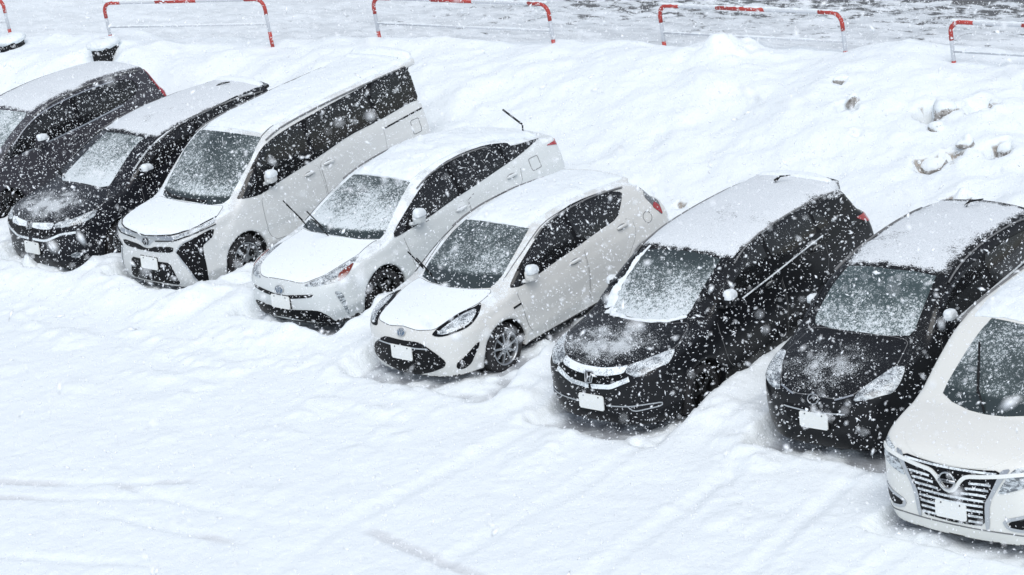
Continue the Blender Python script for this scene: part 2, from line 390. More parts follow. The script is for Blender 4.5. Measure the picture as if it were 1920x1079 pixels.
SIDE0 = [(0, .09), (.2, .06), (.3, .03), (.45, .008), (.65, 0), (.8, .012), (.92, .035), (1.05, .07), (1.3, .13), (1.9, .2)]
SPEC = dict(
 voxy=dict(L=4.71, hw=.8675, H=1.88, wy=(.93, 3.78), wr=.31, ar=.365, gy=.75, crease=(.80, .98),
  hood=[(-.1, .86), (0, .905), (.12, .965), (.35, 1.01), (.75, 1.055), (1.05, 1.08), (1.9, 1.12), (3.0, 1.22), (4.0, 1.28), (4.71, 1.3)],
  front=[(.1, .10), (.2, .03), (.35, 0), (.6, .0), (.8, .005), (.95, .04), (1.1, .12), (1.8, .3)],
  side=[(0, .09), (.2, .045), (.3, .02), (.45, .005), (.7, 0), (.95, .012), (1.1, .03), (1.3, .06), (1.9, .2)],
  rear=[(0, 4.6), (.3, 4.69), (.6, 4.71), (1.0, 4.69), (1.3, 4.66), (1.9, 4.6)],
  glass=[(.5, .80), (.72, .97), (.9, 1.12), (1.2, 1.36), (1.5, 1.585), (1.75, 1.725), (2.0, 1.785), (2.5, 1.825), (3.2, 1.85), (4.2, 1.86), (4.7, 1.845)],
  gside=[(.6, .87), (.95, .855), (1.1, .835), (1.3, .80), (1.55, .745), (1.75, .69), (1.95, .64)],
  grear=[(.6, 4.72), (1.0, 4.69), (1.4, 4.68), (1.7, 4.67), (1.95, 4.65)], fb=.11, tf=.09, kc=.2, gtr=.03, wb=.055,
  spoil=(4.50, 4.80, 1.775, 1.875, .64)),
 prius=dict(L=4.575, hw=.88, H=1.49, wy=(.95, 3.65), wr=.305, ar=.355, gy=.98, crease=(.66, .92),
  hood=[(-.1, .60), (0, .665), (.1, .735), (.35, .82), (.7, .885), (1.05, .93), (1.6, .945), (2.4, .99), (3.3, 1.06), (4.0, 1.14), (4.45, 1.17), (4.6, 1.12)],
  front=[(.1, .12), (.2, .04), (.35, .0), (.5, .0), (.65, .02), (.8, .08), (1.1, .3)],
  side=SIDE0, rear=[(0, 4.45), (.3, 4.55), (.6, 4.575), (.9, 4.57), (1.1, 4.54), (1.5, 4.4)],
  glass=[(.7, .74), (.95, .875), (1.2, 1.01), (1.5, 1.16), (1.75, 1.275), (2.0, 1.37), (2.3, 1.435), (2.7, 1.465), (3.1, 1.45), (3.5, 1.395), (4.0, 1.27), (4.4, 1.135), (4.6, 1.05)],
  gside=[(.6, .85), (.9, .83), (1.0, .80), (1.15, .745), (1.3, .67), (1.45, .585), (1.6, .5)],
  grear=[(.6, 4.57), (1.5, 4.45)], fb=.2, tf=.13, kc=.26, wb=.055, spoil=(4.34, 4.50, 1.10, 1.15, .60), zb=.15),
 aqua=dict(L=4.06, hw=.8475, H=1.47, wy=(.84, 3.39), wr=.295, ar=.345, gy=.85, crease=(.68, .92),
  hood=[(-.1, .60), (0, .69), (.08, .765), (.3, .84), (.6, .89), (.9, .935), (1.4, .95), (2.2, 1.0), (3.0, 1.06), (3.6, 1.07), (4.0, 1.03), (4.1, .99)],
  front=[(.1, .12), (.2, .04), (.35, .0), (.5, .0), (.65, .015), (.8, .07), (1.1, .3)],
  side=SIDE0, rear=[(0, 3.95), (.3, 4.03), (.6, 4.06), (.8, 4.05), (1.0, 3.99), (1.5, 3.9)],
  glass=[(.6, .74), (.85, .885), (1.1, 1.03), (1.4, 1.195), (1.7, 1.335), (1.95, 1.41), (2.3, 1.45), (2.7, 1.455), (3.1, 1.425), (3.55, 1.36), (3.7, 1.28), (3.95, 1.0)],
  gside=[(.6, .82), (.9, .805), (1.0, .785), (1.15, .735), (1.3, .665), (1.42, .605), (1.6, .52)],
  grear=[(.6, 4.06), (.95, 3.98), (1.15, 3.87), (1.35, 3.68), (1.5, 3.55)], fb=.2, tf=.13, kc=.26, wb=.055,
  spoil=(3.40, 3.69, 1.335, 1.385, .56)),
 shut=dict(L=4.44, hw=.8475, H=1.56, wy=(.86, 3.39), wr=.30, ar=.345, gy=.88, crease=(.72, .98),
  hood=[(-.1, .62), (0, .72), (.08, .80), (.3, .885), (.6, .93), (.95, .975), (1.5, 1.0), (2.2, 1.03), (3.2, 1.08), (4.0, 1.12), (4.45, 1.1)],
  front=[(.1, .12), (.2, .04), (.35, .0), (.5, .0), (.65, .01), (.8, .05), (1.1, .25)],
  side=SIDE0, rear=[(0, 4.33), (.3, 4.41), (.6, 4.44), (.85, 4.42), (1.1, 4.36), (1.6, 4.2)],
  glass=[(.6, .77), (.9, .93), (1.15, 1.07), (1.5, 1.255), (1.8, 1.395), (2.05, 1.475), (2.4, 1.53), (2.9, 1.545), (3.5, 1.53), (4.0, 1.48), (4.4, 1.40)],
  gside=[(.6, .82), (.95, .805), (1.05, .785), (1.2, .745), (1.35, .685), (1.5, .615), (1.7, .52)],
  grear=[(.6, 4.44), (1.0, 4.37), (1.2, 4.26), (1.45, 4.1), (1.7, 3.95)], fb=.19, tf=.13, kc=.26, wb=.055,
  spoil=(3.92, 4.20, 1.45, 1.495, .56)),
 wish=dict(L=4.0, hw=.8475, H=1.60, wy=(.80, 3.35), wr=.30, ar=.345, gy=.86, crease=(.78, 1.02),
  hood=[(-.1, .66), (0, .73), (.1, .81), (.35, .915), (.65, .985), (.95, 1.04), (1.5, 1.06), (2.2, 1.08), (3.2, 1.12), (4.0, 1.1)],
  front=[(.1, .12), (.2, .05), (.35, .015), (.5, .0), (.7, .02), (.85, .07), (1.1, .25)],
  side=SIDE0, rear=[(0, 3.9), (.3, 3.97), (.6, 4.0), (.85, 3.96), (1.1, 3.88), (1.6, 3.7)],
  glass=[(.6, .84), (.86, 1.01), (1.1, 1.175), (1.35, 1.33), (1.6, 1.44), (1.85, 1.505), (2.2, 1.55), (2.6, 1.565), (3.1, 1.545), (3.5, 1.49), (3.9, 1.40)],
  gside=[(.6, .82), (1.0, .805), (1.1, .785), (1.25, .745), (1.4, .685), (1.52, .62), (1.7, .54)],
  grear=[(.6, 4.0), (1.0, 3.9), (1.2, 3.78), (1.5, 3.58), (1.7, 3.45)], fb=.19, tf=.12, kc=.28, wb=.055,
  spoil=(3.40, 3.66, 1.45, 1.495, .54)),
 elg=dict(L=4.95, hw=.925, H=1.83, wy=(1.0, 4.0), wr=.33, ar=.385, gy=.70, crease=(.86, 1.0),
  hood=[(-.1, .88), (0, .94), (.1, 1.0), (.35, 1.07), (.7, 1.125), (1.0, 1.14), (2.0, 1.16), (3.5, 1.2), (4.95, 1.2)],
  front=[(.1, .10), (.2, .03), (.35, 0), (.6, .0), (.8, .01), (.95, .04), (1.1, .14), (1.8, .3)],
  side=[(0, .09), (.2, .045), (.3, .02), (.45, .005), (.7, 0), (.95, .012), (1.1, .03), (1.3, .06), (1.9, .2)],
  rear=[(0, 4.85), (.3, 4.93), (.6, 4.95), (1.0, 4.93), (1.9, 4.8)],
  glass=[(.4, .86), (.66, 1.07), (.9, 1.27), (1.15, 1.475), (1.4, 1.655), (1.65, 1.755), (2.0, 1.80), (2.8, 1.825), (4.0, 1.81), (4.9, 1.75)],
  gside=[(.6, .92), (1.0, .90), (1.15, .87), (1.3, .84), (1.55, .775), (1.75, .71), (1.95, .65)],
  grear=[(.6, 4.94), (1.2, 4.9), (1.9, 4.7)], fb=.13, tf=.09, kc=.22, wb=.055, gtr=.03),
 ody=dict(L=4.42, hw=.875, H=1.62, wy=(.93, 3.50), wr=.31, ar=.36, gy=.95, crease=(.78, .98),
  hood=[(-.1, .66), (0, .75), (.08, .83), (.3, .91), (.65, .98), (1.0, 1.03), (1.6, 1.05), (2.4, 1.09), (3.4, 1.14), (4.4, 1.16)],
  front=[(.1, .10), (.2, .04), (.35, .0), (.5, .0), (.7, .01), (.85, .05), (1.1, .2)],
  side=[(0, .09), (.2, .05), (.3, .02), (.45, .005), (.7, 0), (.9, .015), (1.05, .04), (1.3, .09), (1.9, .2)],
  rear=[(0, 4.3), (.3, 4.39), (.6, 4.42), (1.0, 4.40), (1.3, 4.32), (1.9, 4.2)],
  glass=[(.6, .84), (.92, 1.0), (1.2, 1.15), (1.5, 1.30), (1.8, 1.43), (2.05, 1.50), (2.4, 1.56), (2.9, 1.59), (3.4, 1.585), (3.9, 1.55), (4.3, 1.48)],
  gside=[(.6, .86), (1.0, .845), (1.1, .82), (1.25, .775), (1.4, .715), (1.55, .64), (1.7, .56)],
  grear=[(.6, 4.42), (1.1, 4.36), (1.35, 4.24), (1.5, 4.14), (1.75, 4.0)], fb=.16, tf=.11, kc=.24, wb=.055, gtr=.05,
  spoil=(3.95, 4.22, 1.50, 1.545, .58)),
 dark=dict(tr=.0, rb=.03, grb=.04, L=4.20, hw=.8475, H=1.66, wy=(.85, 3.45), wr=.30, ar=.35, gy=.62, crease=(.80, .98),
  hood=[(-.1, .7), (0, .8), (.1, .88), (.4, .97), (.8, 1.04), (1.5, 1.06), (2.6, 1.10), (3.5, 1.14), (4.2, 1.16)],
  front=[(.1, .10), (.2, .04), (.35, .0), (.5, .0), (.75, .01), (.9, .05), (1.1, .2)],
  side=[(0, .09), (.2, .05), (.3, .02), (.45, .005), (.7, 0), (.9, .015), (1.05, .04), (1.3, .09), (1.9, .2)],
  rear=[(0, 4.1), (.3, 4.18), (.6, 4.2), (1.0, 4.18), (1.3, 4.12), (1.9, 3.95)],
  glass=[(.4, .84), (.7, 1.02), (1.0, 1.2), (1.3, 1.36), (1.6, 1.48), (1.9, 1.56), (2.3, 1.61), (2.8, 1.63), (3.4, 1.61), (3.9, 1.55), (4.2, 1.48)],
  gside=[(.6, .82), (1.0, .81), (1.1, .79), (1.25, .755), (1.4, .71), (1.55, .645), (1.8, .54)],
  grear=[(.6, 4.2), (1.1, 4.15), (1.35, 4.05), (1.7, 3.9)], fb=.15, tf=.11, kc=.24, wb=.055, gtr=.05),
)

FEAT = {
 'voxy': [
  ('bonnet', 'paint', [(0.0, 0.02, 0.869),(0.238, 0.034, 0.884),(0.534, 0.09, 0.909),(0.718, 0.247, 0.946),(0.772, 0.422, 0.965),(0.775, 0.618, 0.993),(0.696, 0.767, 1.019),(0.64, 0.879, 1.044),(0.52, 0.832, 1.045),(0.237, 0.782, 1.055),(0.0, 0.767, 1.057)], {'k': 'sym', 'd': (0, 0.15, -1), 'off': 0.004}),
  ('windshield', 'wind', [(0.0, 0.803, 1.066),(0.43, 0.82, 1.051),(0.6, 0.899, 1.059),(0.661, 0.985, 1.105),(0.667, 1.168, 1.256),(0.679, 1.451, 1.48),(0.617, 1.765, 1.682),(0.337, 1.733, 1.704),(0.0, 1.719, 1.713)], {'k': 'sym', 'd': (0, 0.6, -0.6), 'off': 0.004}),
  ('headlight', 'lamp', [(0.543, 0.087, 0.904),(0.726, 0.237, 0.939),(0.779, 0.615, 0.991),(0.804, 0.572, 0.969),(0.811, 0.523, 0.948),(0.748, 0.209, 0.908),(0.567, 0.062, 0.861)], {'k': 'mir', 'd': (-0.66, 0.66, -0.36), 'off': 0.009}),
  ('upper_grille', 'chrome', [(0.0, 0.018, 0.864),(0.538, 0.086, 0.904),(0.552, 0.055, 0.852),(0.201, 0.012, 0.832),(0.129, 0.006, 0.802),(0.057, 0.003, 0.747),(0.0, 0.003, 0.74)], {'k': 'sym', 'd': (0, 1, 0), 'off': 0.009}),
  ('air_slot', 'black', [(0.0, 0.001, 0.7),(0.08, 0.002, 0.71),(0.169, 0.005, 0.743),(0.517, 0.036, 0.767),(0.484, 0.028, 0.685),(0.203, 0.004, 0.668),(0.0, 0.001, 0.662)], {'k': 'sym', 'd': (0, 1, 0), 'off': 0.006}),
  ('lamp_housing', 'black', [(0.538, 0.037, 0.696),(0.675, 0.09, 0.819),(0.758, 0.186, 0.855),(0.822, 0.509, 0.896),(0.835, 0.45, 0.797),(0.827, 0.337, 0.759),(0.815, 0.271, 0.735),(0.813, 0.264, 0.595),(0.811, 0.267, 0.419),(0.77, 0.284, 0.2),(0.726, 0.162, 0.234),(0.583, 0.045, 0.651)], {'k': 'mir', 'd': (-0.66, 0.66, -0.36), 'off': 0.006}),
  ('lower_grille', 'black', [(0.0, 0.0, 0.531),(0.205, 0.003, 0.533),(0.386, 0.016, 0.534),(0.451, 0.023, 0.372),(0.498, 0.051, 0.227),(0.199, 0.024, 0.231),(0.0, 0.022, 0.228)], {'k': 'sym', 'd': (0, 1, 0), 'off': 0.006}),
  ('L:lamp_trim', 'chrome', [(0.57, 0.042, 0.658),(0.671, 0.077, 0.475),(0.727, 0.168, 0.223),(0.768, 0.285, 0.196)], {'k': 'mir', 'd': (-0.66, 0.66, -0.36), 'off': 0.012, 'w': 0.022}),
  ('L:lamp_trim', 'chrome', [(0.542, 0.038, 0.696),(0.648, 0.073, 0.814),(0.758, 0.188, 0.862)], {'k': 'mir', 'd': (-0.66, 0.66, -0.36), 'off': 0.012, 'w': 0.016}),
  ('L:lamp_edge', 'dark', [(0.007, 0.021, 0.871),(0.237, 0.036, 0.887),(0.533, 0.092, 0.912),(0.716, 0.248, 0.947),(0.772, 0.621, 0.994)], {'k': 'mir', 'd': (0, 1, 0), 'off': 0.013, 'w': 0.013}),
  ('L:lamp_edge', 'dark', [(0.2, 0.01, 0.821),(0.392, 0.026, 0.835),(0.562, 0.055, 0.847),(0.752, 0.203, 0.898),(0.821, 0.546, 0.93)], {'k': 'mir', 'd': (0, 1, 0), 'off': 0.013, 'w': 0.012}),
  ('L:roof_moulding', 'dark', [(0.598, 1.769, 1.686),(0.568, 2.004, 1.747),(0.51, 2.355, 1.787),(0.486, 2.673, 1.806),(0.437, 3.419, 1.831),(0.408, 3.957, 1.84),(0.416, 4.688, 1.857)], {'k': 'mir', 'd': (0, 0, -1), 'off': 0.004, 'w': 0.01}),
  ('P:plate', '', [(-0.02, 0.0, 0.431)], {}),
  ('P:emblem', '', [(0.019, 0.005, 0.802)], {}),
  ('P:fuel', '', [(0.838, 4.341, 1.02)], {}),
  ('side_glass', '', [(0.765, 1.013, 1.099),(0.759, 1.17, 1.228),(0.734, 1.379, 1.403),(0.71, 1.636, 1.58),(0.711, 1.891, 1.654),(0.702, 2.244, 1.695),(0.694, 2.646, 1.722),(0.681, 3.159, 1.751),(0.663, 3.683, 1.772),(0.646, 4.214, 1.784),(0.646, 4.474, 1.783),(0.627, 4.631, 1.746),(0.681, 4.565, 1.61),(0.731, 4.548, 1.436),(0.747, 4.564, 1.287),(0.775, 4.377, 1.317),(0.796, 3.724, 1.275),(0.805, 3.106, 1.263),(0.823, 2.472, 1.172),(0.833, 1.868, 1.112),(0.848, 1.363, 1.042),(0.836, 1.105, 1.08)], {'k': 'win', 'cuts': (1.42, 2.42, 3.7)}),
 ],
 'prius': [
  ('bonnet', 'paint', [(0.0, 0.074, 0.713),(0.162, 0.077, 0.711),(0.291, 0.079, 0.7),(0.42, 0.109, 0.707),(0.585, 0.278, 0.761),(0.65, 0.557, 0.821),(0.68, 0.784, 0.855),(0.657, 0.905, 0.877),(0.645, 1.084, 0.905),(0.684, 1.129, 0.909),(0.447, 1.044, 0.919),(0.0, 0.997, 0.929)], {'k': 'sym', 'd': (0, 0.15, -1), 'off': 0.004}),
  ('windshield', 'wind', [(0.0, 1.023, 0.935),(0.435, 1.057, 0.923),(0.695, 1.156, 0.915),(0.697, 1.256, 0.959),(0.655, 1.443, 1.066),(0.584, 1.72, 1.214),(0.509, 2.007, 1.34),(0.198, 1.993, 1.363),(0.0, 1.988, 1.366)], {'k': 'sym', 'd': (0, 0.6, -0.6), 'off': 0.004}),
  ('headlight', 'lamp', [(0.394, 0.07, 0.667),(0.42, 0.098, 0.697),(0.593, 0.269, 0.756),(0.666, 0.539, 0.815),(0.675, 0.789, 0.856),(0.717, 0.744, 0.844),(0.765, 0.613, 0.814),(0.793, 0.465, 0.763),(0.784, 0.342, 0.699),(0.735, 0.258, 0.689),(0.559, 0.118, 0.672)], {'k': 'mir', 'd': (-0.66, 0.66, -0.36), 'off': 0.006}),
  ('indicator', 'amber', [(0.757, 0.63, 0.818),(0.806, 0.483, 0.758),(0.793, 0.356, 0.695),(0.761, 0.298, 0.695),(0.73, 0.362, 0.759),(0.741, 0.457, 0.785)], {'k': 'mir', 'd': (-0.66, 0.66, -0.36), 'off': 0.012}),
  ('air_slot', 'black', [(0.0, 0.001, 0.528),(0.115, 0.004, 0.541),(0.252, 0.014, 0.559),(0.537, 0.071, 0.584),(0.512, 0.058, 0.547),(0.335, 0.02, 0.523),(0.13, 0.002, 0.5),(0.0, 0.0, 0.484)], {'k': 'sym', 'd': (0, 1, 0), 'off': 0.006}),
  ('lower_grille', 'black', [(0.0, 0.0, 0.346),(0.172, 0.004, 0.358),(0.457, 0.042, 0.377),(0.579, 0.081, 0.365),(0.649, 0.141, 0.297),(0.677, 0.273, 0.16),(0.582, 0.133, 0.204),(0.333, 0.054, 0.214),(0.105, 0.032, 0.222),(0.0, 0.028, 0.232)], {'k': 'sym', 'd': (0, 1, 0), 'off': 0.006}),
  ('fog_lamp', 'lamp', [(0.741, 0.225, 0.589),(0.779, 0.283, 0.58),(0.796, 0.317, 0.526),(0.8, 0.334, 0.42),(0.774, 0.377, 0.238),(0.772, 0.351, 0.254),(0.77, 0.271, 0.441)], {'k': 'mir', 'd': (-0.66, 0.66, -0.36), 'off': 0.006}),
  ('P:plate', '', [(-0.009, 0.0, 0.389)], {}),
  ('P:emblem', '', [(0.008, 0.006, 0.57)], {}),
  ('tail_light', 'red', [(0.774, 4.239, 1.073),(0.724, 4.482, 1.084),(0.73, 4.467, 1.096),(0.747, 4.478, 1.046),(0.758, 4.485, 1.006),(0.781, 4.408, 1.037)], {'k': 'mir', 'd': (-1, 0, 0), 'off': 0.006}),
  ('P:fuel', '', [(0.82, 3.994, 0.948)], {}),
  ('P:w1', '', [(-0.8, 1.277, 0.927)], {}),
  ('P:w2', '', [(-0.046, 0.992, 0.929)], {}),
  ('P:rw', '', [(0.281, 4.494, 1.152)], {}),
  ('side_glass', '', [(0.83, 1.278, 0.897),(0.783, 1.323, 0.959),(0.743, 1.609, 1.105),(0.695, 1.879, 1.228),(0.619, 2.224, 1.355),(0.576, 2.539, 1.407),(0.564, 2.942, 1.412),(0.575, 3.361, 1.373),(0.623, 3.69, 1.294),(0.678, 3.705, 1.24),(0.627, 4.311, 1.143),(0.742, 3.78, 1.104),(0.769, 3.291, 1.067),(0.794, 2.744, 1.017),(0.804, 2.358, 0.989),(0.825, 1.895, 0.932),(0.832, 1.548, 0.911)], {'k': 'win', 'cuts': (1.52, 2.58, 3.52)}),
 ],
 'aqua': [
  ('bonnet', 'paint', [(0.0, 0.088, 0.762),(0.069, 0.082, 0.756),(0.226, 0.077, 0.741),(0.41, 0.122, 0.755),(0.464, 0.158, 0.769),(0.501, 0.258, 0.8),(0.535, 0.45, 0.839),(0.583, 0.594, 0.856),(0.62, 0.751, 0.876),(0.613, 0.926, 0.906),(0.576, 0.999, 0.927),(0.339, 0.904, 0.929),(0.0, 0.851, 0.931)], {'k': 'sym', 'd': (0, 0.15, -1), 'off': 0.004}),
  ('windshield', 'wind', [(0.0, 0.871, 0.935),(0.323, 0.921, 0.934),(0.549, 1.017, 0.937),(0.574, 1.089, 0.967),(0.597, 1.208, 1.033),(0.574, 1.446, 1.169),(0.552, 1.639, 1.269),(0.506, 1.848, 1.353),(0.254, 1.826, 1.37),(0.0, 1.809, 1.373)], {'k': 'sym', 'd': (0, 0.6, -0.6), 'off': 0.004}),
  ('headlight', 'black', [(0.437, 0.095, 0.719),(0.475, 0.162, 0.769),(0.519, 0.315, 0.813),(0.555, 0.519, 0.848),(0.631, 0.648, 0.858),(0.634, 0.739, 0.872),(0.684, 0.697, 0.858),(0.763, 0.548, 0.814),(0.769, 0.428, 0.764),(0.743, 0.332, 0.733),(0.635, 0.174, 0.703),(0.548, 0.114, 0.691),(0.46, 0.088, 0.698)], {'k': 'mir', 'd': (-0.66, 0.66, -0.36), 'off': 0.006}),
  ('lamp_lens', 'lamp', [(0.492, 0.113, 0.723),(0.533, 0.175, 0.762),(0.564, 0.266, 0.794),(0.599, 0.472, 0.835),(0.666, 0.633, 0.851),(0.748, 0.512, 0.815),(0.745, 0.365, 0.758),(0.63, 0.183, 0.72),(0.562, 0.134, 0.712)], {'k': 'mir', 'd': (-0.66, 0.66, -0.36), 'off': 0.012}),
  ('grille', 'black', [(0.0, 0.011, 0.617),(0.258, 0.024, 0.625),(0.37, 0.033, 0.58),(0.499, 0.058, 0.495),(0.579, 0.096, 0.399),(0.559, 0.086, 0.34),(0.493, 0.061, 0.31),(0.366, 0.044, 0.26),(0.139, 0.048, 0.197),(0.0, 0.057, 0.187)], {'k': 'sym', 'd': (0, 1, 0), 'off': 0.006}),
  ('L:grille_trim', 'chrome', [(0.024, 0.002, 0.549),(0.112, 0.004, 0.549),(0.21, 0.009, 0.546),(0.316, 0.021, 0.55),(0.392, 0.034, 0.553)], {'k': 'mir', 'd': (0, 1, 0), 'off': 0.013, 'w': 0.016}),
  ('fog_lamp', 'black', [(0.806, 0.452, 0.536),(0.8, 0.431, 0.483),(0.783, 0.375, 0.415),(0.754, 0.323, 0.322),(0.706, 0.259, 0.274),(0.665, 0.198, 0.275),(0.654, 0.168, 0.313),(0.674, 0.176, 0.369),(0.724, 0.245, 0.415),(0.763, 0.32, 0.467),(0.794, 0.404, 0.526)], {'k': 'mir', 'd': (-0.66, 0.66, -0.36), 'off': 0.006}),
  ('L:wing_badge', 'dark', [(0.846, 1.036, 0.716),(0.845, 1.17, 0.724)], {'k': 'mir', 'd': (-1, 0, 0), 'off': 0.006, 'w': 0.022}),
  ('P:plate', '', [(0.015, 0.0, 0.445)], {}),
  ('P:emblem', '', [(-0.006, 0.034, 0.686)], {}),
  ('tail_lens', 'red', [(0.756, 3.785, 1.014),(0.781, 3.848, 0.938),(0.817, 3.845, 0.831),(0.801, 3.787, 0.895),(0.777, 3.727, 0.972)], {'k': 'mir', 'd': (-0.66, 0.66, -0.36), 'off': 0.012}),
  ('tail_light', 'lampdark', [(0.629, 3.699, 1.211),(0.656, 3.743, 1.158),(0.726, 3.868, 1.014),(0.803, 3.853, 0.888),(0.818, 3.834, 0.826),(0.782, 3.749, 0.951),(0.708, 3.671, 1.125),(0.631, 3.731, 1.184)], {'k': 'mir', 'd': (-1, 0, 0), 'off': 0.006}),
  ('P:fuel', '', [(0.816, 3.61, 0.865)], {}),
  ('P:w1', '', [(-0.749, 1.215, 0.992)], {}),
  ('P:w2', '', [(-0.177, 0.954, 0.951)], {}),
  ('side_glass', '', [(0.771, 1.112, 0.925),(0.745, 1.146, 0.957),(0.712, 1.357, 1.087),(0.677, 1.647, 1.229),(0.619, 1.996, 1.349),(0.563, 2.447, 1.409),(0.574, 2.817, 1.401),(0.606, 3.16, 1.351),(0.652, 3.367, 1.277),(0.697, 3.279, 1.194),(0.76, 3.096, 1.046),(0.775, 2.704, 1.026),(0.789, 2.296, 0.987),(0.796, 1.904, 0.958),(0.806, 1.513, 0.919),(0.81, 1.247, 0.9)], {'k': 'win', 'cuts': (1.36, 2.34)}),
 ],
 'shut': [
  ('bonnet', 'paint', [(0.0, 0.085, 0.796),(0.151, 0.089, 0.796),(0.335, 0.137, 0.814),(0.446, 0.206, 0.832),(0.557, 0.331, 0.858),(0.652, 0.495, 0.876),(0.715, 0.644, 0.887),(0.633, 0.943, 0.94),(0.579, 1.064, 0.973),(0.388, 0.968, 0.969),(0.0, 0.889, 0.969)], {'k': 'sym', 'd': (0, 0.15, -1), 'off': 0.004}),
  ('windshield', 'wind', [(0.0, 0.945, 0.98),(0.34, 1.01, 0.984),(0.502, 1.118, 1.01),(0.525, 1.184, 1.043),(0.513, 1.453, 1.192),(0.513, 1.659, 1.297),(0.506, 1.849, 1.38),(0.241, 1.879, 1.417),(0.0, 1.885, 1.426)], {'k': 'sym', 'd': (0, 0.6, -0.6), 'off': 0.004}),
  ('upper_grille', 'dusted', [(0.0, 0.085, 0.796),(0.151, 0.089, 0.796),(0.336, 0.136, 0.814),(0.423, 0.186, 0.827),(0.415, 0.098, 0.767),(0.254, 0.055, 0.737),(0.104, 0.037, 0.722),(0.0, 0.038, 0.726)], {'k': 'sym', 'd': (0, 1, 0), 'off': 0.008}),
  ('headlight', 'lamp', [(0.425, 0.184, 0.826),(0.562, 0.323, 0.855),(0.662, 0.5, 0.875),(0.734, 0.606, 0.878),(0.767, 0.42, 0.802),(0.742, 0.357, 0.8),(0.641, 0.198, 0.767),(0.553, 0.115, 0.727),(0.479, 0.107, 0.757),(0.425, 0.106, 0.775)], {'k': 'mir', 'd': (-0.66, 0.66, -0.36), 'off': 0.008}),
  ('grille', 'black', [(0.0, 0.034, 0.719),(0.174, 0.042, 0.726),(0.356, 0.077, 0.752),(0.428, 0.1, 0.766),(0.365, 0.053, 0.702),(0.262, 0.021, 0.644),(0.152, 0.012, 0.638),(0.0, 0.008, 0.632)], {'k': 'sym', 'd': (0, 1, 0), 'off': 0.006}),
  ('L:bumper_trim', 'chrome', [(0.186, 0.005, 0.407),(0.309, 0.017, 0.411),(0.439, 0.039, 0.418),(0.615, 0.117, 0.439),(0.732, 0.253, 0.426),(0.733, 0.252, 0.389),(0.627, 0.125, 0.385),(0.503, 0.056, 0.365),(0.444, 0.041, 0.415)], {'k': 'mir', 'd': (-0.66, 0.66, -0.36), 'off': 0.009, 'w': 0.012}),
  ('L:grille_trim', 'dusted', [(0.018, 0.006, 0.605),(0.149, 0.009, 0.616),(0.261, 0.018, 0.624),(0.368, 0.042, 0.669),(0.482, 0.084, 0.715)], {'k': 'mir', 'd': (0, 1, 0), 'off': 0.009, 'w': 0.05}),
  ('P:plate', '', [(-0.027, 0.0, 0.427)], {}),
  ('P:emblem', '', [(0.017, 0.035, 0.721)], {}),
  ('tail_light', 'red', [(0.754, 4.065, 1.063),(0.703, 4.307, 1.044),(0.718, 4.301, 1.036),(0.741, 4.324, 0.971),(0.764, 4.325, 0.929),(0.781, 4.221, 0.969)], {'k': 'mir', 'd': (-1, 0, 0), 'off': 0.008}),
  ('side_glass', '', [(0.591, 1.161, 1.018),(0.575, 1.274, 1.084),(0.572, 1.486, 1.2),(0.595, 1.734, 1.32),(0.609, 2.061, 1.424),(0.621, 2.332, 1.452),(0.616, 2.676, 1.466),(0.604, 3.083, 1.474),(0.623, 3.295, 1.447),(0.667, 3.457, 1.356),(0.715, 3.559, 1.233),(0.744, 3.594, 1.134),(0.75, 3.238, 1.151),(0.762, 2.775, 1.137),(0.773, 2.271, 1.101),(0.787, 1.768, 1.041),(0.792, 1.433, 1.019),(0.749, 1.22, 1.009)], {'k': 'win', 'cuts': (1.42, 2.42, 3.2)}),
 ],
 'wish': [
  ('bonnet', 'paint', [(0.0, 0.054, 0.756),(0.158, 0.049, 0.742),(0.277, 0.062, 0.747),(0.424, 0.118, 0.785),(0.479, 0.201, 0.827),(0.584, 0.413, 0.892),(0.651, 0.579, 0.924),(0.604, 0.817, 0.982),(0.574, 0.963, 1.029),(0.403, 0.957, 1.052),(0.0, 0.902, 1.05)], {'k': 'sym', 'd': (0, 0.15, -1), 'off': 0.004}),
  ('windshield', 'wind', [(0.0, 0.935, 1.065),(0.318, 0.949, 1.057),(0.556, 1.014, 1.06),(0.588, 1.084, 1.102),(0.58, 1.236, 1.207),(0.564, 1.428, 1.321),(0.522, 1.692, 1.433),(0.263, 1.688, 1.458),(0.0, 1.669, 1.461)], {'k': 'sym', 'd': (0, 0.6, -0.6), 'off': 0.004}),
  ('headlight', 'lamp', [(0.43, 0.077, 0.728),(0.446, 0.124, 0.786),(0.498, 0.234, 0.839),(0.584, 0.413, 0.892),(0.635, 0.563, 0.923),(0.72, 0.608, 0.918),(0.745, 0.579, 0.901),(0.768, 0.423, 0.819),(0.744, 0.306, 0.76),(0.68, 0.226, 0.763),(0.553, 0.122, 0.737)], {'k': 'mir', 'd': (-0.66, 0.66, -0.36), 'off': 0.008}),
  ('L:bonnet_trim', 'chrome', [(0.245, 0.049, 0.731),(0.333, 0.076, 0.755),(0.426, 0.114, 0.78)], {'k': 'mir', 'd': (0, 1, 0), 'off': 0.01, 'w': 0.016}),
  ('lower_grille', 'black', [(0.0, 0.009, 0.621),(0.214, 0.016, 0.628),(0.355, 0.033, 0.629),(0.398, 0.035, 0.582),(0.315, 0.019, 0.458),(0.137, 0.009, 0.411),(0.0, 0.006, 0.414)], {'k': 'sym', 'd': (0, 1, 0), 'off': 0.006}),
  ('L:grille_trim', 'chrome', [(0.062, 0.005, 0.583),(0.162, 0.009, 0.592),(0.26, 0.017, 0.595),(0.353, 0.029, 0.599)], {'k': 'mir', 'd': (0, 1, 0), 'off': 0.012, 'w': 0.014}),
  ('P:plate', '', [(0.006, 0.0, 0.489)], {}),
  ('P:emblem', '', [(-0.008, 0.027, 0.706)], {}),
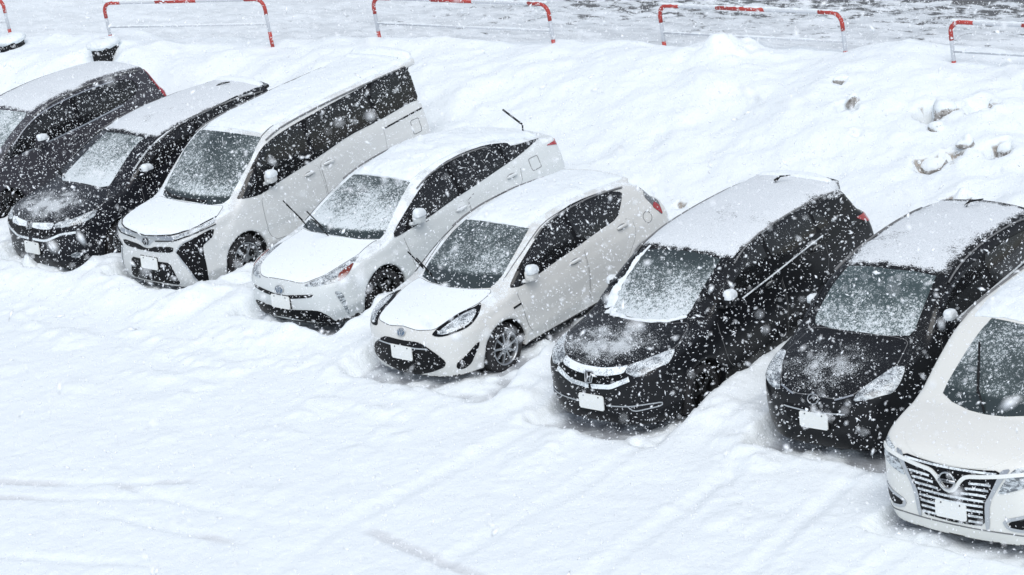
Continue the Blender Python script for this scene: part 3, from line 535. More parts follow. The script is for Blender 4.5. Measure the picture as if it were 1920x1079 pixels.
  ('side_glass', '', [(0.688, 1.07, 1.069),(0.664, 1.202, 1.166),(0.669, 1.38, 1.275),(0.679, 1.618, 1.362),(0.671, 1.883, 1.412),(0.673, 2.224, 1.423),(0.674, 2.619, 1.415),(0.675, 3.021, 1.394),(0.684, 3.36, 1.347),(0.694, 3.621, 1.253),(0.714, 3.821, 1.044),(0.717, 3.825, 1.037),(0.769, 3.153, 1.098),(0.78, 2.619, 1.107),(0.787, 2.101, 1.089),(0.795, 1.691, 1.06),(0.796, 1.352, 1.055),(0.769, 1.117, 1.059)], {'k': 'win', 'cuts': (1.38, 2.3)}),
 ],
 'elg': [
  ('bonnet', 'paint', [(0.0, 0.031, 0.908),(0.214, 0.036, 0.909),(0.397, 0.061, 0.93),(0.54, 0.15, 0.99),(0.65, 0.318, 1.029),(0.658, 0.616, 1.085),(0.625, 0.859, 1.157),(0.508, 0.797, 1.138),(0.301, 0.719, 1.127),(0.0, 0.673, 1.124)], {'k': 'sym', 'd': (0, 0.15, -1), 'off': 0.004}),
  ('windshield', 'wind', [(0.0, 0.685, 1.127),(0.188, 0.705, 1.129),(0.419, 0.782, 1.142),(0.567, 0.861, 1.174),(0.559, 0.957, 1.257),(0.484, 1.229, 1.497),(0.389, 1.526, 1.694),(0.219, 1.504, 1.699),(0.0, 1.483, 1.696)], {'k': 'sym', 'd': (0, 0.6, -0.6), 'off': 0.004}),
  ('grille', 'black', [(0.0, 0.027, 0.896),(0.244, 0.037, 0.908),(0.527, 0.079, 0.927),(0.484, 0.041, 0.833),(0.4, 0.019, 0.669),(0.356, 0.013, 0.603),(0.338, 0.012, 0.364),(0.145, 0.002, 0.356),(0.0, 0.0, 0.347)], {'k': 'sym', 'd': (0, 1, 0), 'off': 0.006}),
  ('grille_upright', 'chrome', [(0.526, 0.081, 0.931),(0.607, 0.108, 0.946),(0.574, 0.07, 0.892),(0.525, 0.046, 0.818),(0.405, 0.018, 0.611),(0.383, 0.016, 0.344),(0.338, 0.012, 0.337),(0.356, 0.013, 0.603),(0.4, 0.019, 0.669),(0.478, 0.039, 0.822)], {'k': 'mir', 'd': (0, 1, 0), 'off': 0.012}),
  ('headlight', 'lamp', [(0.619, 0.105, 0.938),(0.726, 0.181, 0.965),(0.786, 0.248, 0.976),(0.825, 0.247, 0.914),(0.81, 0.185, 0.832),(0.706, 0.09, 0.774),(0.487, 0.031, 0.703),(0.534, 0.045, 0.798)], {'k': 'mir', 'd': (-0.66, 0.66, -0.36), 'off': 0.008}),
  ('L:grille_bar', 'white', [(-0.008, 0.001, 0.669),(0.055, 0.002, 0.685),(0.132, 0.011, 0.794),(0.191, 0.017, 0.839),(0.357, 0.031, 0.859),(0.524, 0.057, 0.881),(0.725, 0.13, 0.903),(0.803, 0.209, 0.908)], {'k': 'mir', 'd': (0, 1, 0), 'off': 0.022, 'w': 0.036}),
  ('fog_lamp', 'black', [(0.565, 0.041, 0.437),(0.703, 0.081, 0.485),(0.796, 0.154, 0.508),(0.791, 0.15, 0.444),(0.703, 0.08, 0.371),(0.58, 0.044, 0.384)], {'k': 'mir', 'd': (-0.66, 0.66, -0.36), 'off': 0.007}),
  ('L:fog_trim', 'chrome', [(0.797, 0.155, 0.529),(0.705, 0.082, 0.501),(0.52, 0.033, 0.446),(0.564, 0.041, 0.376),(0.702, 0.08, 0.358)], {'k': 'mir', 'd': (-0.66, 0.66, -0.36), 'off': 0.01, 'w': 0.03}),
  ('P:plate', '', [(-0.01, 0.0, 0.474)], {}),
  ('P:emblem', '', [(0.0, 0.008, 0.77)], {}),
  ('P:w1', '', [(-0.005, 0.733, 1.143)], {}),
 ],
 'ody': [
  ('bonnet', 'paint', [(0.0, 0.065, 0.808),(0.3, 0.09, 0.818),(0.502, 0.145, 0.83),(0.699, 0.288, 0.853),(0.768, 0.448, 0.882),(0.818, 0.651, 0.896),(0.783, 0.805, 0.948),(0.623, 1.021, 1.009),(0.369, 0.961, 1.022),(0.0, 0.958, 1.036)], {'k': 'sym', 'd': (0, 0.15, -1), 'off': 0.004}),
  ('windshield', 'wind', [(0.0, 0.992, 1.047),(0.434, 1.003, 1.027),(0.545, 1.071, 1.035),(0.529, 1.19, 1.098),(0.482, 1.425, 1.228),(0.423, 1.716, 1.373),(0.43, 1.901, 1.438),(0.175, 1.895, 1.456),(0.0, 1.886, 1.457)], {'k': 'sym', 'd': (0, 0.6, -0.6), 'off': 0.004}),
  ('upper_grille', 'dusted', [(0.0, 0.031, 0.748),(0.261, 0.035, 0.737),(0.444, 0.064, 0.749),(0.482, 0.127, 0.822),(0.3, 0.09, 0.818),(0.0, 0.059, 0.799)], {'k': 'sym', 'd': (0, 1, 0), 'off': 0.008}),
  ('headlight', 'lamp', [(0.485, 0.125, 0.82),(0.705, 0.283, 0.849),(0.818, 0.638, 0.891),(0.833, 0.523, 0.814),(0.81, 0.349, 0.789),(0.68, 0.159, 0.774),(0.482, 0.082, 0.769)], {'k': 'mir', 'd': (-0.66, 0.66, -0.36), 'off': 0.008}),
  ('grille', 'black', [(0.0, 0.019, 0.719),(0.446, 0.06, 0.738),(0.683, 0.153, 0.763),(0.491, 0.05, 0.678),(0.32, 0.018, 0.617),(0.0, 0.005, 0.631)], {'k': 'sym', 'd': (0, 1, 0), 'off': 0.006}),
  ('L:grille_trim', 'dusted', [(0.041, 0.002, 0.587),(0.31, 0.015, 0.582),(0.485, 0.045, 0.645),(0.626, 0.096, 0.696),(0.766, 0.223, 0.692)], {'k': 'mir', 'd': (0, 1, 0), 'off': 0.009, 'w': 0.03}),
  ('fog_lamp', 'lamp', [(0.675, 0.116, 0.392),(0.737, 0.178, 0.415),(0.776, 0.233, 0.392),(0.753, 0.204, 0.334),(0.692, 0.131, 0.345)], {'k': 'mir', 'd': (-0.66, 0.66, -0.36), 'off': 0.008}),
  ('P:plate', '', [(0.023, 0.0, 0.423)], {}),
  ('P:emblem', '', [(0.035, 0.035, 0.757)], {}),
  ('P:w1', '', [(-0.202, 0.934, 1.026)], {}),
  ('side_glass', '', [(0.789, 1.259, 1.069),(0.732, 1.415, 1.175),(0.678, 1.61, 1.285),(0.656, 1.818, 1.378),(0.646, 2.093, 1.451),(0.638, 2.403, 1.497),(0.637, 2.704, 1.514),(0.618, 3.065, 1.528),(0.585, 3.441, 1.538),(0.508, 3.942, 1.523),(0.553, 4.161, 1.503),(0.561, 4.152, 1.5),(0.563, 4.151, 1.48),(0.585, 4.111, 1.433),(0.706, 3.213, 1.402),(0.755, 2.507, 1.304),(0.795, 2.066, 1.189),(0.827, 1.721, 1.078),(0.842, 1.407, 1.023)], {'k': 'win', 'cuts': (1.55, 2.62, 3.6)}),
 ],
 'dark': [
  ('tail_light', 'red', [(0.665, 3.976, 1.369),(0.685, 3.993, 1.312),(0.723, 4.085, 1.134),(0.757, 4.118, 1.077),(0.769, 4.128, 1.029),(0.763, 4.128, 1.048),(0.7, 4.078, 1.163),(0.682, 4.014, 1.29)], {'k': 'mir', 'd': (-1, 0, 0), 'off': 0.006}),
 ],
}

# ---------------------------------------------------------------- shared materials
M_ = {}
M_['black'] = mat('gloss_black_trim', (.007, .0075, .009), .4, spec=.12)
M_['dark'] = mat('dark_rubber', (.012, .0125, .014), .6, spec=.2)
M_['gap'] = mat('shut_line', (.17, .175, .18), .8)
M_['chrome'] = mat('chrome', (.50, .52, .54), .32, .9)
M_['dusted'] = dusty('snowy_chrome', (.5, .53, .56), .35, 0, .78, None, .8, 60, -.3, .6, (.75, 1.1))
M_['white'] = mat('white_paint_trim', (.78, .80, .78), .3, coat=.6)
M_['lamp'] = dusty('lamp_glass', (.46, .50, .53), .12, .8, .6, None, 0, 75, .1, .8, (.15, .8))
M_['lampdark'] = dusty('smoked_lamp', (.13, .14, .15), .15, .5, .5, None, 0, 75, .1, .8, (.15, .8))
def _lamp_detail(m, lo, hi):
    t = NT(m); bc = t.b.inputs['Base Color'].links[0].from_node          # the snow mix: darken what lies behind the lens
    n = t.noise(t.coord(), 14, 4, .7, stretch=(1., .6, 2.2))
    t.lk(t.mix(t.ramp(n, .42, .58), lo, hi), bc.inputs[6])
_lamp_detail(M_['lamp'], (.11, .125, .14), (.52, .57, .60))
M_['amber'] = mat('amber_lamp', (.17, .028, .015), .2, coat=.6)
M_['red'] = dusty('red_lamp', (.34, .01, .02), .2, .8, .45, None, 0, 60, .1, .8, (.1, .7))
M_['plate'] = dusty('plate_enamel', (.80, .82, .80), .5, 0, .7, None, 0, 70, -.4, .4, (.3, .6))
M_['tyre'] = dusty('tyre_rubber', (.018, .018, .02), .75, 0, .50, None, 0, 60, .1, .9, (.10, .6))
M_['rim'] = mat('alloy', (.40, .42, .44), .35, .85)
M_['rimdark'] = mat('dark_alloy', (.055, .058, .06), .35, .8)
M_['brake'] = mat('brake_iron', (.03, .03, .032), .6, .4)
M_['snow'] = snow_mat('car_snow', 1.6)
M_['under'] = mat('underside_black', (.015, .015, .016), .8)

# ---------------------------------------------------------------- building on a body surface
def normals(s, P):
    e = 1e-3
    g = np.stack([body_f(s, P + np.eye(3)[i] * e) - body_f(s, P - np.eye(3)[i] * e) for i in range(3)], 1)
    return g / np.maximum(np.linalg.norm(g, axis=1), 1e-9)[:, None]
def chaikin(P, n, closed=True):
    P = np.asarray(P, float)
    for _ in range(n):
        Q = []
        m = len(P)
        for i in range(m if closed else m - 1):
            a, b = P[i], P[(i + 1) % m]
            Q += [a * .8 + b * .2, a * .2 + b * .8]
        if not closed: Q = [P[0]] + Q[1:-1] + [P[-1]]
        P = np.array(Q)
    return P
def resample(P, step, closed=True):
    out = []; m = len(P)
    for i in range(m if closed else m - 1):
        a, b = P[i], P[(i + 1) % m]; k = max(1, int(np.ceil(np.linalg.norm(b - a) / step)))
        for j in range(k): out.append(a + (b - a) * j / k)
    if not closed: out.append(P[-1])
    return np.array(out)
def inside(poly, Q):
    r = np.zeros(len(Q), bool); n = len(poly)
    for i in range(n):
        a, b = poly[i], poly[(i + 1) % n]
        c = (a[1] > Q[:, 1]) != (b[1] > Q[:, 1])
        with np.errstate(divide='ignore', invalid='ignore'):
            r ^= c & (Q[:, 0] < (b[0] - a[0]) * (Q[:, 1] - a[1]) / (b[1] - a[1]) + a[0])
    return r
def edge_dist(poly, Q):
    d = np.full(len(Q), 9.)
    for i in range(len(poly)):
        a, b = poly[i], poly[(i + 1) % len(poly)]; ab = b - a
        t = np.clip(((Q - a) @ ab) / max(ab @ ab, 1e-9), 0, 1)
        d = np.minimum(d, np.linalg.norm(Q - a - t[:, None] * ab, axis=1))
    return d

class Car:
    def __init__(c, key, name, label, cat, loc, paint, group='cars parked nose out in a row in the snow'):
        c.s = SPEC[key]; c.key = key; prep(c.s)
        c.root = bpy.data.objects.new(name, None); COL.objects.link(c.root); c.root.location = loc
        c.root['label'] = label; c.root['category'] = cat; c.root['group'] = group
        c.paint = paint
        V, Q = surface_nets(c.s, .024)
        me = mesh_np('body', V, Q)
        me.materials.append(paint); me.materials.append(M_['under'])
        cen = V[Q].mean(1)
        s2 = dict(c.s); s2['wy'] = (); s2.pop('cuts', None)
        deep = (body_f(s2, cen) < -.03) | (cen[:, 2] < .20)
        me.polygons.foreach_set('material_index', deep.astype(np.int32))
        c.body = link('body', me, None, c.root)
        c.bvh = BVHTree.FromPolygons([tuple(v) for v in V], [tuple(q) for q in Q.tolist()])
    def cast(c, O, d):
        out = np.zeros((len(O), 3)); d = Vector(d)
        for i, o in enumerate(O):
            h = c.bvh.ray_cast(Vector(o) - d * 6, d)
            if h[0] is None: h = c.bvh.find_nearest(Vector(o))
            out[i] = h[0]
        return out
    def panel(c, name, pts, d, m, off=.005, mirror=False, sym=False, sm=1, step=.024, parent=None, thick=None, cover=None):
        P = np.array(pts, float)
        if sym: P = np.concatenate([P, (P * [-1, 1, 1])[::-1][(1 if abs(P[-1, 0]) < 1e-6 else 0):(-1 if abs(P[0, 0]) < 1e-6 else None)]])
        d = np.array(d, float); d /= np.linalg.norm(d)
        e1 = np.cross(d, [0, 0, 1.] if abs(d[2]) < .9 else [1., 0, 0]); e1 /= np.linalg.norm(e1); e2 = np.cross(d, e1)
        o0 = P.mean(0)
        U = np.stack([(P - o0) @ e1, (P - o0) @ e2], 1)
        poly = resample(chaikin(U, sm), step)
        lo, hi = poly.min(0), poly.max(0)
        gx, gy = np.meshgrid(np.arange(lo[0], hi[0], step), np.arange(lo[1], hi[1], step * .9)); gx[::2] += step / 2
        G = np.stack([gx.ravel(), gy.ravel()], 1); G = G[inside(poly, G)]
        if len(G): G = G[edge_dist(poly, G) > step * .45]
        A = np.concatenate([poly, G]) if len(G) else poly
        n = len(poly)
        r = delaunay_2d_cdt([Vector(q) for q in A], [(i, (i + 1) % n) for i in range(n)], [], 1, 1e-5)
        A2 = np.array([tuple(v) for v in r[0]]); F = np.array([f for f in r[2] if len(f) == 3])
        O = o0 + A2[:, :1] * e1 + A2[:, 1:] * e2
        S = project(c.s, c.cast(O, d), 2)
        N = normals(c.s, S)
        if thick is None: offs = np.full(len(S), off)
        else: offs = thick(A2, poly, S, O)
        T = S + N * offs[:, None]
        tri = T[F]; fn = np.cross(tri[:, 1] - tri[:, 0], tri[:, 2] - tri[:, 0])
        flip = (fn * N[F[:, 0]]).sum(1) < 0
        F[flip] = F[flip][:, ::-1]
        # boundary rim
        ed = {}
        for f in F.tolist():
            for a, b in ((f[0], f[1]), (f[1], f[2]), (f[2], f[0])):
                if (b, a) in ed: del ed[(b, a)]
                else: ed[(a, b)] = 1
        V = [T]; faces = F.tolist(); k = len(T)
        inner = S - N * .004
        for (a, b) in ed:
            V.append(np.array([T[a], T[b], inner[b], inner[a]])); faces.append((k + 1, k, k + 3, k + 2)); k += 4
        V = np.concatenate(V)
        par = parent if parent is not None else c.root
        out = []
        for sg in ((1, -1) if mirror else (1,)):
            VV = V * [sg, 1, 1]; FF = faces if sg == 1 else [tuple(f)[::-1] for f in faces]
            me = mesh_py(name, VV, FF)
            if cover is not None:
                cv = np.zeros(len(VV)); cv[:len(T)] = cover(A2, poly, S)
                me.attributes.new('cover', 'FLOAT', 'POINT').data.foreach_set('value', cv.astype(np.float32))
            out.append(link(name, me, m, par))
        return out
    def line(c, name, pts, m, w=.012, off=.003, mirror=False, closed=False, sm=1, parent=None, step=.02, d=None):
        P = resample(chaikin(np.array(pts, float), sm, closed), step, closed)
        if d is not None: P = c.cast(P, np.array(d, float) / np.linalg.norm(d))
        P = project(c.s, P, 3, .03); N = normals(c.s, P)
        T = (np.roll(P, -1, 0) - np.roll(P, 1, 0))
        if not closed: T[0] = P[1] - P[0]; T[-1] = P[-1] - P[-2]
        B = np.cross(N, T); B /= np.maximum(np.linalg.norm(B, axis=1), 1e-9)[:, None]
        n = len(P); V = np.concatenate([P + B * w / 2 - N * .003, P + B * w / 2 + N * off, P - B * w / 2 + N * off, P - B * w / 2 - N * .003]); F = []
        for i in range(n if closed else n - 1):
            j = (i + 1) % n
            for a in range(3): F.append((a * n + i, a * n + j, (a + 1) * n + j, (a + 1) * n + i))
        out = []
        for sg in ((1, -1) if mirror else (1,)):
            me = mesh_py(name, V * [sg, 1, 1], F if sg == 1 else [f[::-1] for f in F], False)
            out.append(link(name, me, m, parent if parent is not None else c.root))
        return out
    def side3(c, pts, x=1.0): return [(x, y, z) for y, z in pts]

def clip_y(poly, y0, y1):
    for sgn, lim in ((1, y0), (-1, y1)):
        out = []
        for i in range(len(poly)):
            a, b = poly[i], poly[(i + 1) % len(poly)]
            ia, ib = sgn * (a[0] - lim) >= 0, sgn * (b[0] - lim) >= 0
            if ia: out.append(a)
            if ia != ib:
                t = (lim - a[0]) / (b[0] - a[0]); out.append((lim, a[1] + t * (b[1] - a[1])))
        poly = out
    return poly

WHEELS = {}
def wheel_meshes(R, style):
    k = (R, style)
    if k in WHEELS: return WHEELS[k]
    rr = R * .655
    ty = lathe([(-.195, rr), (-.2, rr + .03), (-.2, R - .03), (-.185, R - .008), (-.15, R), (-.06, R), (-.02, R - .006), (-.002, R - .03), (.004, R - .06), (.0, rr + .02), (-.012, rr)], 40)
    rim = [lathe([(-.012, rr + .004), (.004, rr + .008), (.008, rr - .002), (-.002, rr - .012), (-.035, rr - .022), (-.13, rr - .03)], 40)]
    n, w, tw = {'nine': (9, .024, 0), 'five': (5, .022, .10), 'ten': (5, .016, .12), 'plain': (7, .035, 0)}[style]
    for i in range(n):
        for sg in ((-1, 1) if tw else (0,)):
            a = 2 * math.pi * i / n + .3; a2 = a + sg * tw; a1 = a + sg * tw * .35
            p = [Vector((-.012, math.cos(a1) * .04, math.sin(a1) * .04)), Vector((-.020, math.cos(a2) * (rr - .012), math.sin(a2) * (rr - .012)))]
            dr = (p[1] - p[0]).normalized(); sd_ = Vector((1, 0, 0)).cross(dr).normalized(); V = []
            for q, ww, dd in ((p[0], w * 1.1, .02), (p[1], w, .016)):
                V += [q + sd_ * ww / 2 + Vector((.006, 0, 0)), q - sd_ * ww / 2 + Vector((.006, 0, 0)), q - sd_ * ww / 2 - Vector((dd, 0, 0)), q + sd_ * ww / 2 - Vector((dd, 0, 0))]
            rim.append((V, [(0, 1, 5, 4), (1, 2, 6, 5), (2, 3, 7, 6), (3, 0, 4, 7)]))
    rim.append(lathe([(-.05, .056), (-.008, .056), (.0, .048), (.0, .034), (-.006, .030), (.004, .026), (.006, 0)], 24))
    br = lathe([(-.06, 0), (-.06, rr - .03), (-.075, rr - .03), (-.075, 0)], 32)
    ms = [mesh_py('tyre', *ty), mesh_py('rim', *join(rim), smooth=False), mesh_py('brake_disc', *br)]
    for m in ms: m.materials.append(None)
    ms[0].materials[0] = M_['tyre']; ms[1].materials[0] = M_['rimdark'] if style == 'five' else M_['rim']; ms[2].materials[0] = M_['brake']
    WHEELS[k] = ms
    return ms
def wheels(c, style, R=None):
    s = c.s; R = R or s['wr']
    ms = wheel_meshes(R, style)
    for sg in (1, -1):
        for yw in s['wy']:
            w = bpy.data.objects.new('wheel', None); COL.objects.link(w); w.parent = c.root
            w.location = (sg * (s['hw'] - .035), yw, s['wr']); w.rotation_euler = (random.Random(yw).uniform(0, 1), 0, 0 if sg > 0 else math.pi)
            for me in ms: link(me.name.split('.')[0], me, None, w)
def mirrors(c, y, z, m, snow=1., x=None, size=(.055, .098, .068)):
    """wing mirrors folded in against the side glass"""
    x = x or c.s['hw'] + .03
    for sg in (1, -1):
        if sg < 0: x -= .03; snow *= .6; y += .20; z -= .09
        V, F = blob((0, 0, 0), size, 4.2, 24, 12)
        V = [(sg * (x + a - .18 * b), y + b * (1 - .25 * (a / size[0])), z + e * (1 - 1.2 * b) - .10 * b) for a, b, e in V]
        parts = [(V, F), tube([(sg * (x - .12), y - .11, z - .07), (sg * (x - .02), y - .06, z - .055)], .024, 8)]
        mo = link('wing_mirror', mesh_py('wing_mirror', *join(parts)), m, c.root)
        if snow:
            V, F = blob((0, 0, 0), (size[0] + .008, size[1] + .004, size[2] + .020 * snow), 3.0, 24, 14, zmin=-.035, jit=.05, seed=int(abs(x) * 99 + y * 30))
            V = [(sg * (x + .004 + a - .18 * b), y + b, z + .022 * snow + e * (1 - 1.6 * b) - .10 * b) for a, b, e in V]
            link('snow_cap', mesh_py('snow_cap', V, F), M_['snow'], mo)
def wiper(c, arm, blade, r=.008, parent=None, name='wiper'):
    parts = [tube(arm, r, 6), tube(blade, r * 1.15, 6)]
    return link(name, mesh_py(name, *join(parts)), M_['dark'], parent or c.root)
def plate(c, z, x=0):
    s = c.s
    h = c.bvh.ray_cast(Vector((x, -2, z)), Vector((0, 1, 0)))[0]
    h2 = c.bvh.ray_cast(Vector((x, -2, z + .07)), Vector((0, 1, 0)))[0]
    y = min(h.y, h2.y) - .018
    bm = bmesh.new(); bmesh.ops.create_cube(bm, size=1)
    for v in bm.verts: v.co = Vector((v.co.x * .33, v.co.y * .012, v.co.z * .165))
    bmesh.ops.bevel(bm, geom=[e for e in bm.edges if abs((e.verts[0].co - e.verts[1].co).y) > .005], offset=.012, segments=3, affect='EDGES')
    me = bpy.data.meshes.new('licence_plate'); bm.to_mesh(me); bm.free()
    o = link('licence_plate', me, M_['plate'], c.root); o.location = (x, y, z); o.rotation_euler = (math.radians(-6), 0, 0)
    link('plate_bolts', mesh_py('plate_bolts', *join([blob((sx, -.008, .062), (.008, .005, .008), 2, 10, 6) for sx in (-.10, .10)])), M_['brake'], o)
    fr = link('plate_holder', mesh_py('plate_holder', *box((0, .014, 0), (.345, .012, .18)), smooth=False), M_['dark'], o)
    return o
def ell(cx, cz, a, b, r, n=36, dy=0.):
    return tube([(cx + a * math.cos(2 * math.pi * i / n), dy, cz + b * math.sin(2 * math.pi * i / n)) for i in range(n)], r, 6, True)
def emblem(c, kind, z, size=.06, tilt=None, off=.004):
    """chrome badge standing on the nose, built from rings and bars in its own x-z plane"""
    P = project(c.s, np.array([[0, c.bvh.ray_cast(Vector((0, -2, z)), Vector((0, 1, 0)))[0].y, z]]), 3)
    N = normals(c.s, P)[0]
    k = size
    if kind == 'ovals':
        parts = [ell(0, 0, k, k * .72, k * .085), ell(0, 0, k * .26, k * .66, k * .075), ell(0, k * .30, k * .62, k * .30, k * .075)]
        back = [blob((0, .006, 0), (k, .004, k * .72), 2, 24, 8)]
    elif kind == 'h':
        rr = [(-.80, .95), (.80, .95), (.92, .7), (.66, -.85), (.5, -.95), (-.5, -.95), (-.66, -.85), (-.92, .7)]
        parts = [tube([(x * k, 0, z_ * k) for x, z_ in rr], k * .10, 6, True),
                 tube([(-.50 * k, 0, .78 * k), (-.30 * k, 0, .1 * k), (-.36 * k, 0, -.8 * k)], k * .12, 6),
                 tube([(.50 * k, 0, .78 * k), (.30 * k, 0, .1 * k), (.36 * k, 0, -.8 * k)], k * .12, 6),
                 tube([(-.32 * k, 0, .06 * k), (.32 * k, 0, .06 * k)], k * .12, 6)]
        back = [box((0, .008, 0), (1.6 * k, .006, 1.75 * k))]
    elif kind == 'ringbar':
        parts = [ell(0, 0, k, k, k * .11), box((0, -.004, 0), (2.3 * k, .012, .34 * k))]
        back = []
    elif kind == 'vee':
        parts = [ell(0, 0, k * .8, k * .8, k * .09), tube([(-.5 * k, 0, .55 * k), (0, 0, -.5 * k), (.5 * k, 0, .55 * k)], k * .13, 6), tube([(-.2 * k, 0, .2 * k), (.25 * k, 0, .2 * k)], k * .1, 6)]
        back = [box((0, .008, 0), (1.5 * k, .006, 1.4 * k))]
    else:
        parts = [ell(0, 0, k, k * .82, k * .09), tube([(-.6 * k, 0, -.1 * k), (-.1 * k, 0, .3 * k), (.2 * k, 0, -.2 * k), (.6 * k, 0, .35 * k)], k * .13, 6)]
        back = []
    o = link('emblem', mesh_py('emblem', *join(parts)), M_['chrome'], c.root)
    o.location = P[0] + N * (.012 + off)
    o.rotation_euler = (-math.asin(max(-1, min(1, float(N[2])))), 0, 0)
    if back: link('emblem_ground', mesh_py('emblem_ground', *join(back), smooth=False), M_['blue'] if kind == 'ovals' else M_['dark'], o)
    if kind == 'ringbar':
        cu = bpy.data.curves.new('lettering', 'FONT'); cu.body = 'NISSAN'; cu.size = .36 * k; cu.align_x = 'CENTER'; cu.align_y = 'CENTER'; cu.extrude = .001
        t = bpy.data.objects.new('lettering', cu); COL.objects.link(t); bpy.context.view_layer.update()
        me = bpy.data.meshes.new_from_object(t.evaluated_get(bpy.context.evaluated_depsgraph_get())); bpy.data.objects.remove(t)
        me.materials.clear()
        l = link('lettering', me, M_['dark'], o); l.location = (0, -.0115, 0); l.rotation_euler = (math.pi / 2, 0, 0)
    return o
M_['blue'] = mat('emblem_blue', (.10, .16, .24), .3, coat=.5)

def roof_snow(c, y0, y1, w0, w1, t, rag=.03, back=.07, m=None, wb=None, seed=0, name='roof_snow'):
    """snow lying on the roof from y0 (top of the windscreen) to y1, half widths w0 front, w1 back"""
    wb = c.s.get('wb', .055) if wb is None else wb
    r = np.random.default_rng(seed); half = []
    for x in np.linspace(0, w0, 10): half.append((x, y0 + wb * (x / .7) ** 2 * .8 + r.uniform(-1, 1) * rag * .5))
    for u in np.linspace(0, 1, 26)[1:]: half.append((w0 + (w1 - w0) * u + r.uniform(-1, 1) * rag * .5, y0 + wb * (w0 / .7) ** 2 * .8 + (y1 - y0 - back * (w1 / .7) ** 2 - wb * (w0 / .7) ** 2 * .8) * u))
    for x in np.linspace(w1, 0, 8)[1:]: half.append((x, y1 - back * (x / .7) ** 2 + r.uniform(-1, 1) * rag * .3))
    other = [(-x, y + r.uniform(-1, 1) * rag * .4) for x, y in half[1:-1]][::-1]
    pts = [(x, y, 1.5) for x, y in half + other]
    def th(A, poly, S, O):
        d = edge_dist(poly, A)
        return .004 + t * (sst(-.01, .10, d) * (.85 + .8 * fbm(S[:, 0], S[:, 1], 3.5, 4, .55, seed * 7.) + .18 * fbm(S[:, 0], S[:, 1], 25, 2, .5, seed)) + .12)
    if m is not None:                                     # thin, grainy cover on dark paint
        th = lambda A, poly, S, O: .005 + t * .7 * sst(.02, .25, edge_dist(poly, A))
        cov = lambda A, poly, S: np.clip(.33 + (.50 if t < .02 else .58) * sst(0, .11, edge_dist(poly, A)) + .28 * fbm(S[:, 0], S[:, 1], 2.5, 3, .6, seed * 3.), 0, 1.2)
        return c.panel(name, pts, (0, 0, -1), m, thick=th, cover=cov, sm=1, step=.03)
    return c.panel(name, pts, (0, 0, -1), M_['snow'], thick=th, sm=1, step=.03)
def snow_strip(c, path, w, t, d, seed=0, name='windscreen_snow'):
    """a ragged ledge of snow lying along a line on the body"""
    P = resample(np.array(path, float), .05, False); r = np.random.default_rng(seed)
    T = np.gradient(P, axis=0); d = np.array(d, float) / np.linalg.norm(d); B = np.cross(T, d); B /= np.linalg.norm(B, axis=1)[:, None]
    ww = np.interp(np.linspace(0, 1, len(P)), np.linspace(0, 1, len(w)), w)
    pts = np.concatenate([P + B * (ww * r.uniform(.6, 1.3, len(P)))[:, None] / 2, (P - B * (ww * r.uniform(.5, 1.5, len(P)))[:, None] / 2)[::-1]])
    th = lambda A, poly, S, O: .006 + t * sst(-.005, .035, edge_dist(poly, A)) * (.9 + 1.1 * fbm(S[:, 0], S[:, 1] + S[:, 2], 9, 3, .6, seed * 5.))
    return c.panel(name, pts, d, M_['snow'], thick=th, sm=1, step=.014)

VIEW = (-.66, .66, -.36)
def side_set(c, win, cuts, doors, m, handles=(), glassm=None, hood=None):
    """window band on both flanks split at the pillars, doors with handles, all lying on the body"""
    for nm, mt, pts, o in FEAT.get(c.key, ()):
        if nm == 'side_glass': W3 = np.array(pts); d = VIEW; break
    else: W3 = np.array(c.side3(win), float); d = (-1, 0, 0)
    W3 = [tuple(q) for q in W3]
    c.panel('window_surround', W3, d, M_['black'], .0045, mirror=True)
    yy = [min(p[1] for p in W3) - .01] + list(cuts) + [max(p[1] for p in W3) + .01]
    for a, b in zip(yy[:-1], yy[1:]):
        q = [(y, (x, z)) for x, y, z in W3]
        for sgn, lim in ((1, a + .014), (-1, b - .014)):
            o_ = []
            for i in range(len(q)):
                A, B = q[i], q[(i + 1) % len(q)]
                ia, ib = sgn * (A[0] - lim) >= 0, sgn * (B[0] - lim) >= 0
                if ia: o_.append(A)
                if ia != ib:
                    t = (lim - A[0]) / (B[0] - A[0]); o_.append((lim, (A[1][0] + t * (B[1][0] - A[1][0]), A[1][1] + t * (B[1][1] - A[1][1]))))
            q = o_
        if len(q) < 3: continue
        Q = np.array([(x, y, z) for y, (x, z) in q]); cen = Q.mean(0)
        Q = cen + (Q - cen) * .96
        c.panel('side_window', Q, d, glassm or M_['sideglass'], .008, mirror=True)
    for nm, poly, hd in doors:
        ds = c.panel(nm, c.side3(poly), (-1, 0, 0), m, .0032, mirror=True, step=.04)
        for sg, dd in zip((1, -1), ds):
            c.line('door_gap', [(sg * c.s['hw'], y, z) for y, z in poly], M_['gap'], .010, .0024, closed=True, parent=dd, step=.04)
            if hd:
                y, z = hd
                p = project(c.s, np.array([[c.s['hw'] * sg, y, z]]), 5, .1)[0]
                link('handle', mesh_py('handle', *blob((p[0] + sg * .022, y, z), (.018, .10, .018), 3, 20, 8)), m, dd)
                c.panel_h(dd, sg, y, z)
def _panel_h(c, dd, sg, y, z):
    q = [(sg, y + .085 * math.cos(a), z - .008 + .034 * math.sin(a)) for a in np.linspace(0, 2 * math.pi, 14)[:-1]]
    c.panel('handle_recess', q, (-sg, 0, 0), M_['recess'], .0045, parent=dd, sm=0, step=.03)
Car.panel_h = _panel_h
M_['recess'] = mat('handle_recess', (.30, .31, .31), .5)
M_['sideglass'] = dusty('side_glass', (.010, .011, .012), .12, .1, .22, None, 0, 60, -.2, .5, (.5, .9), spec=.35)

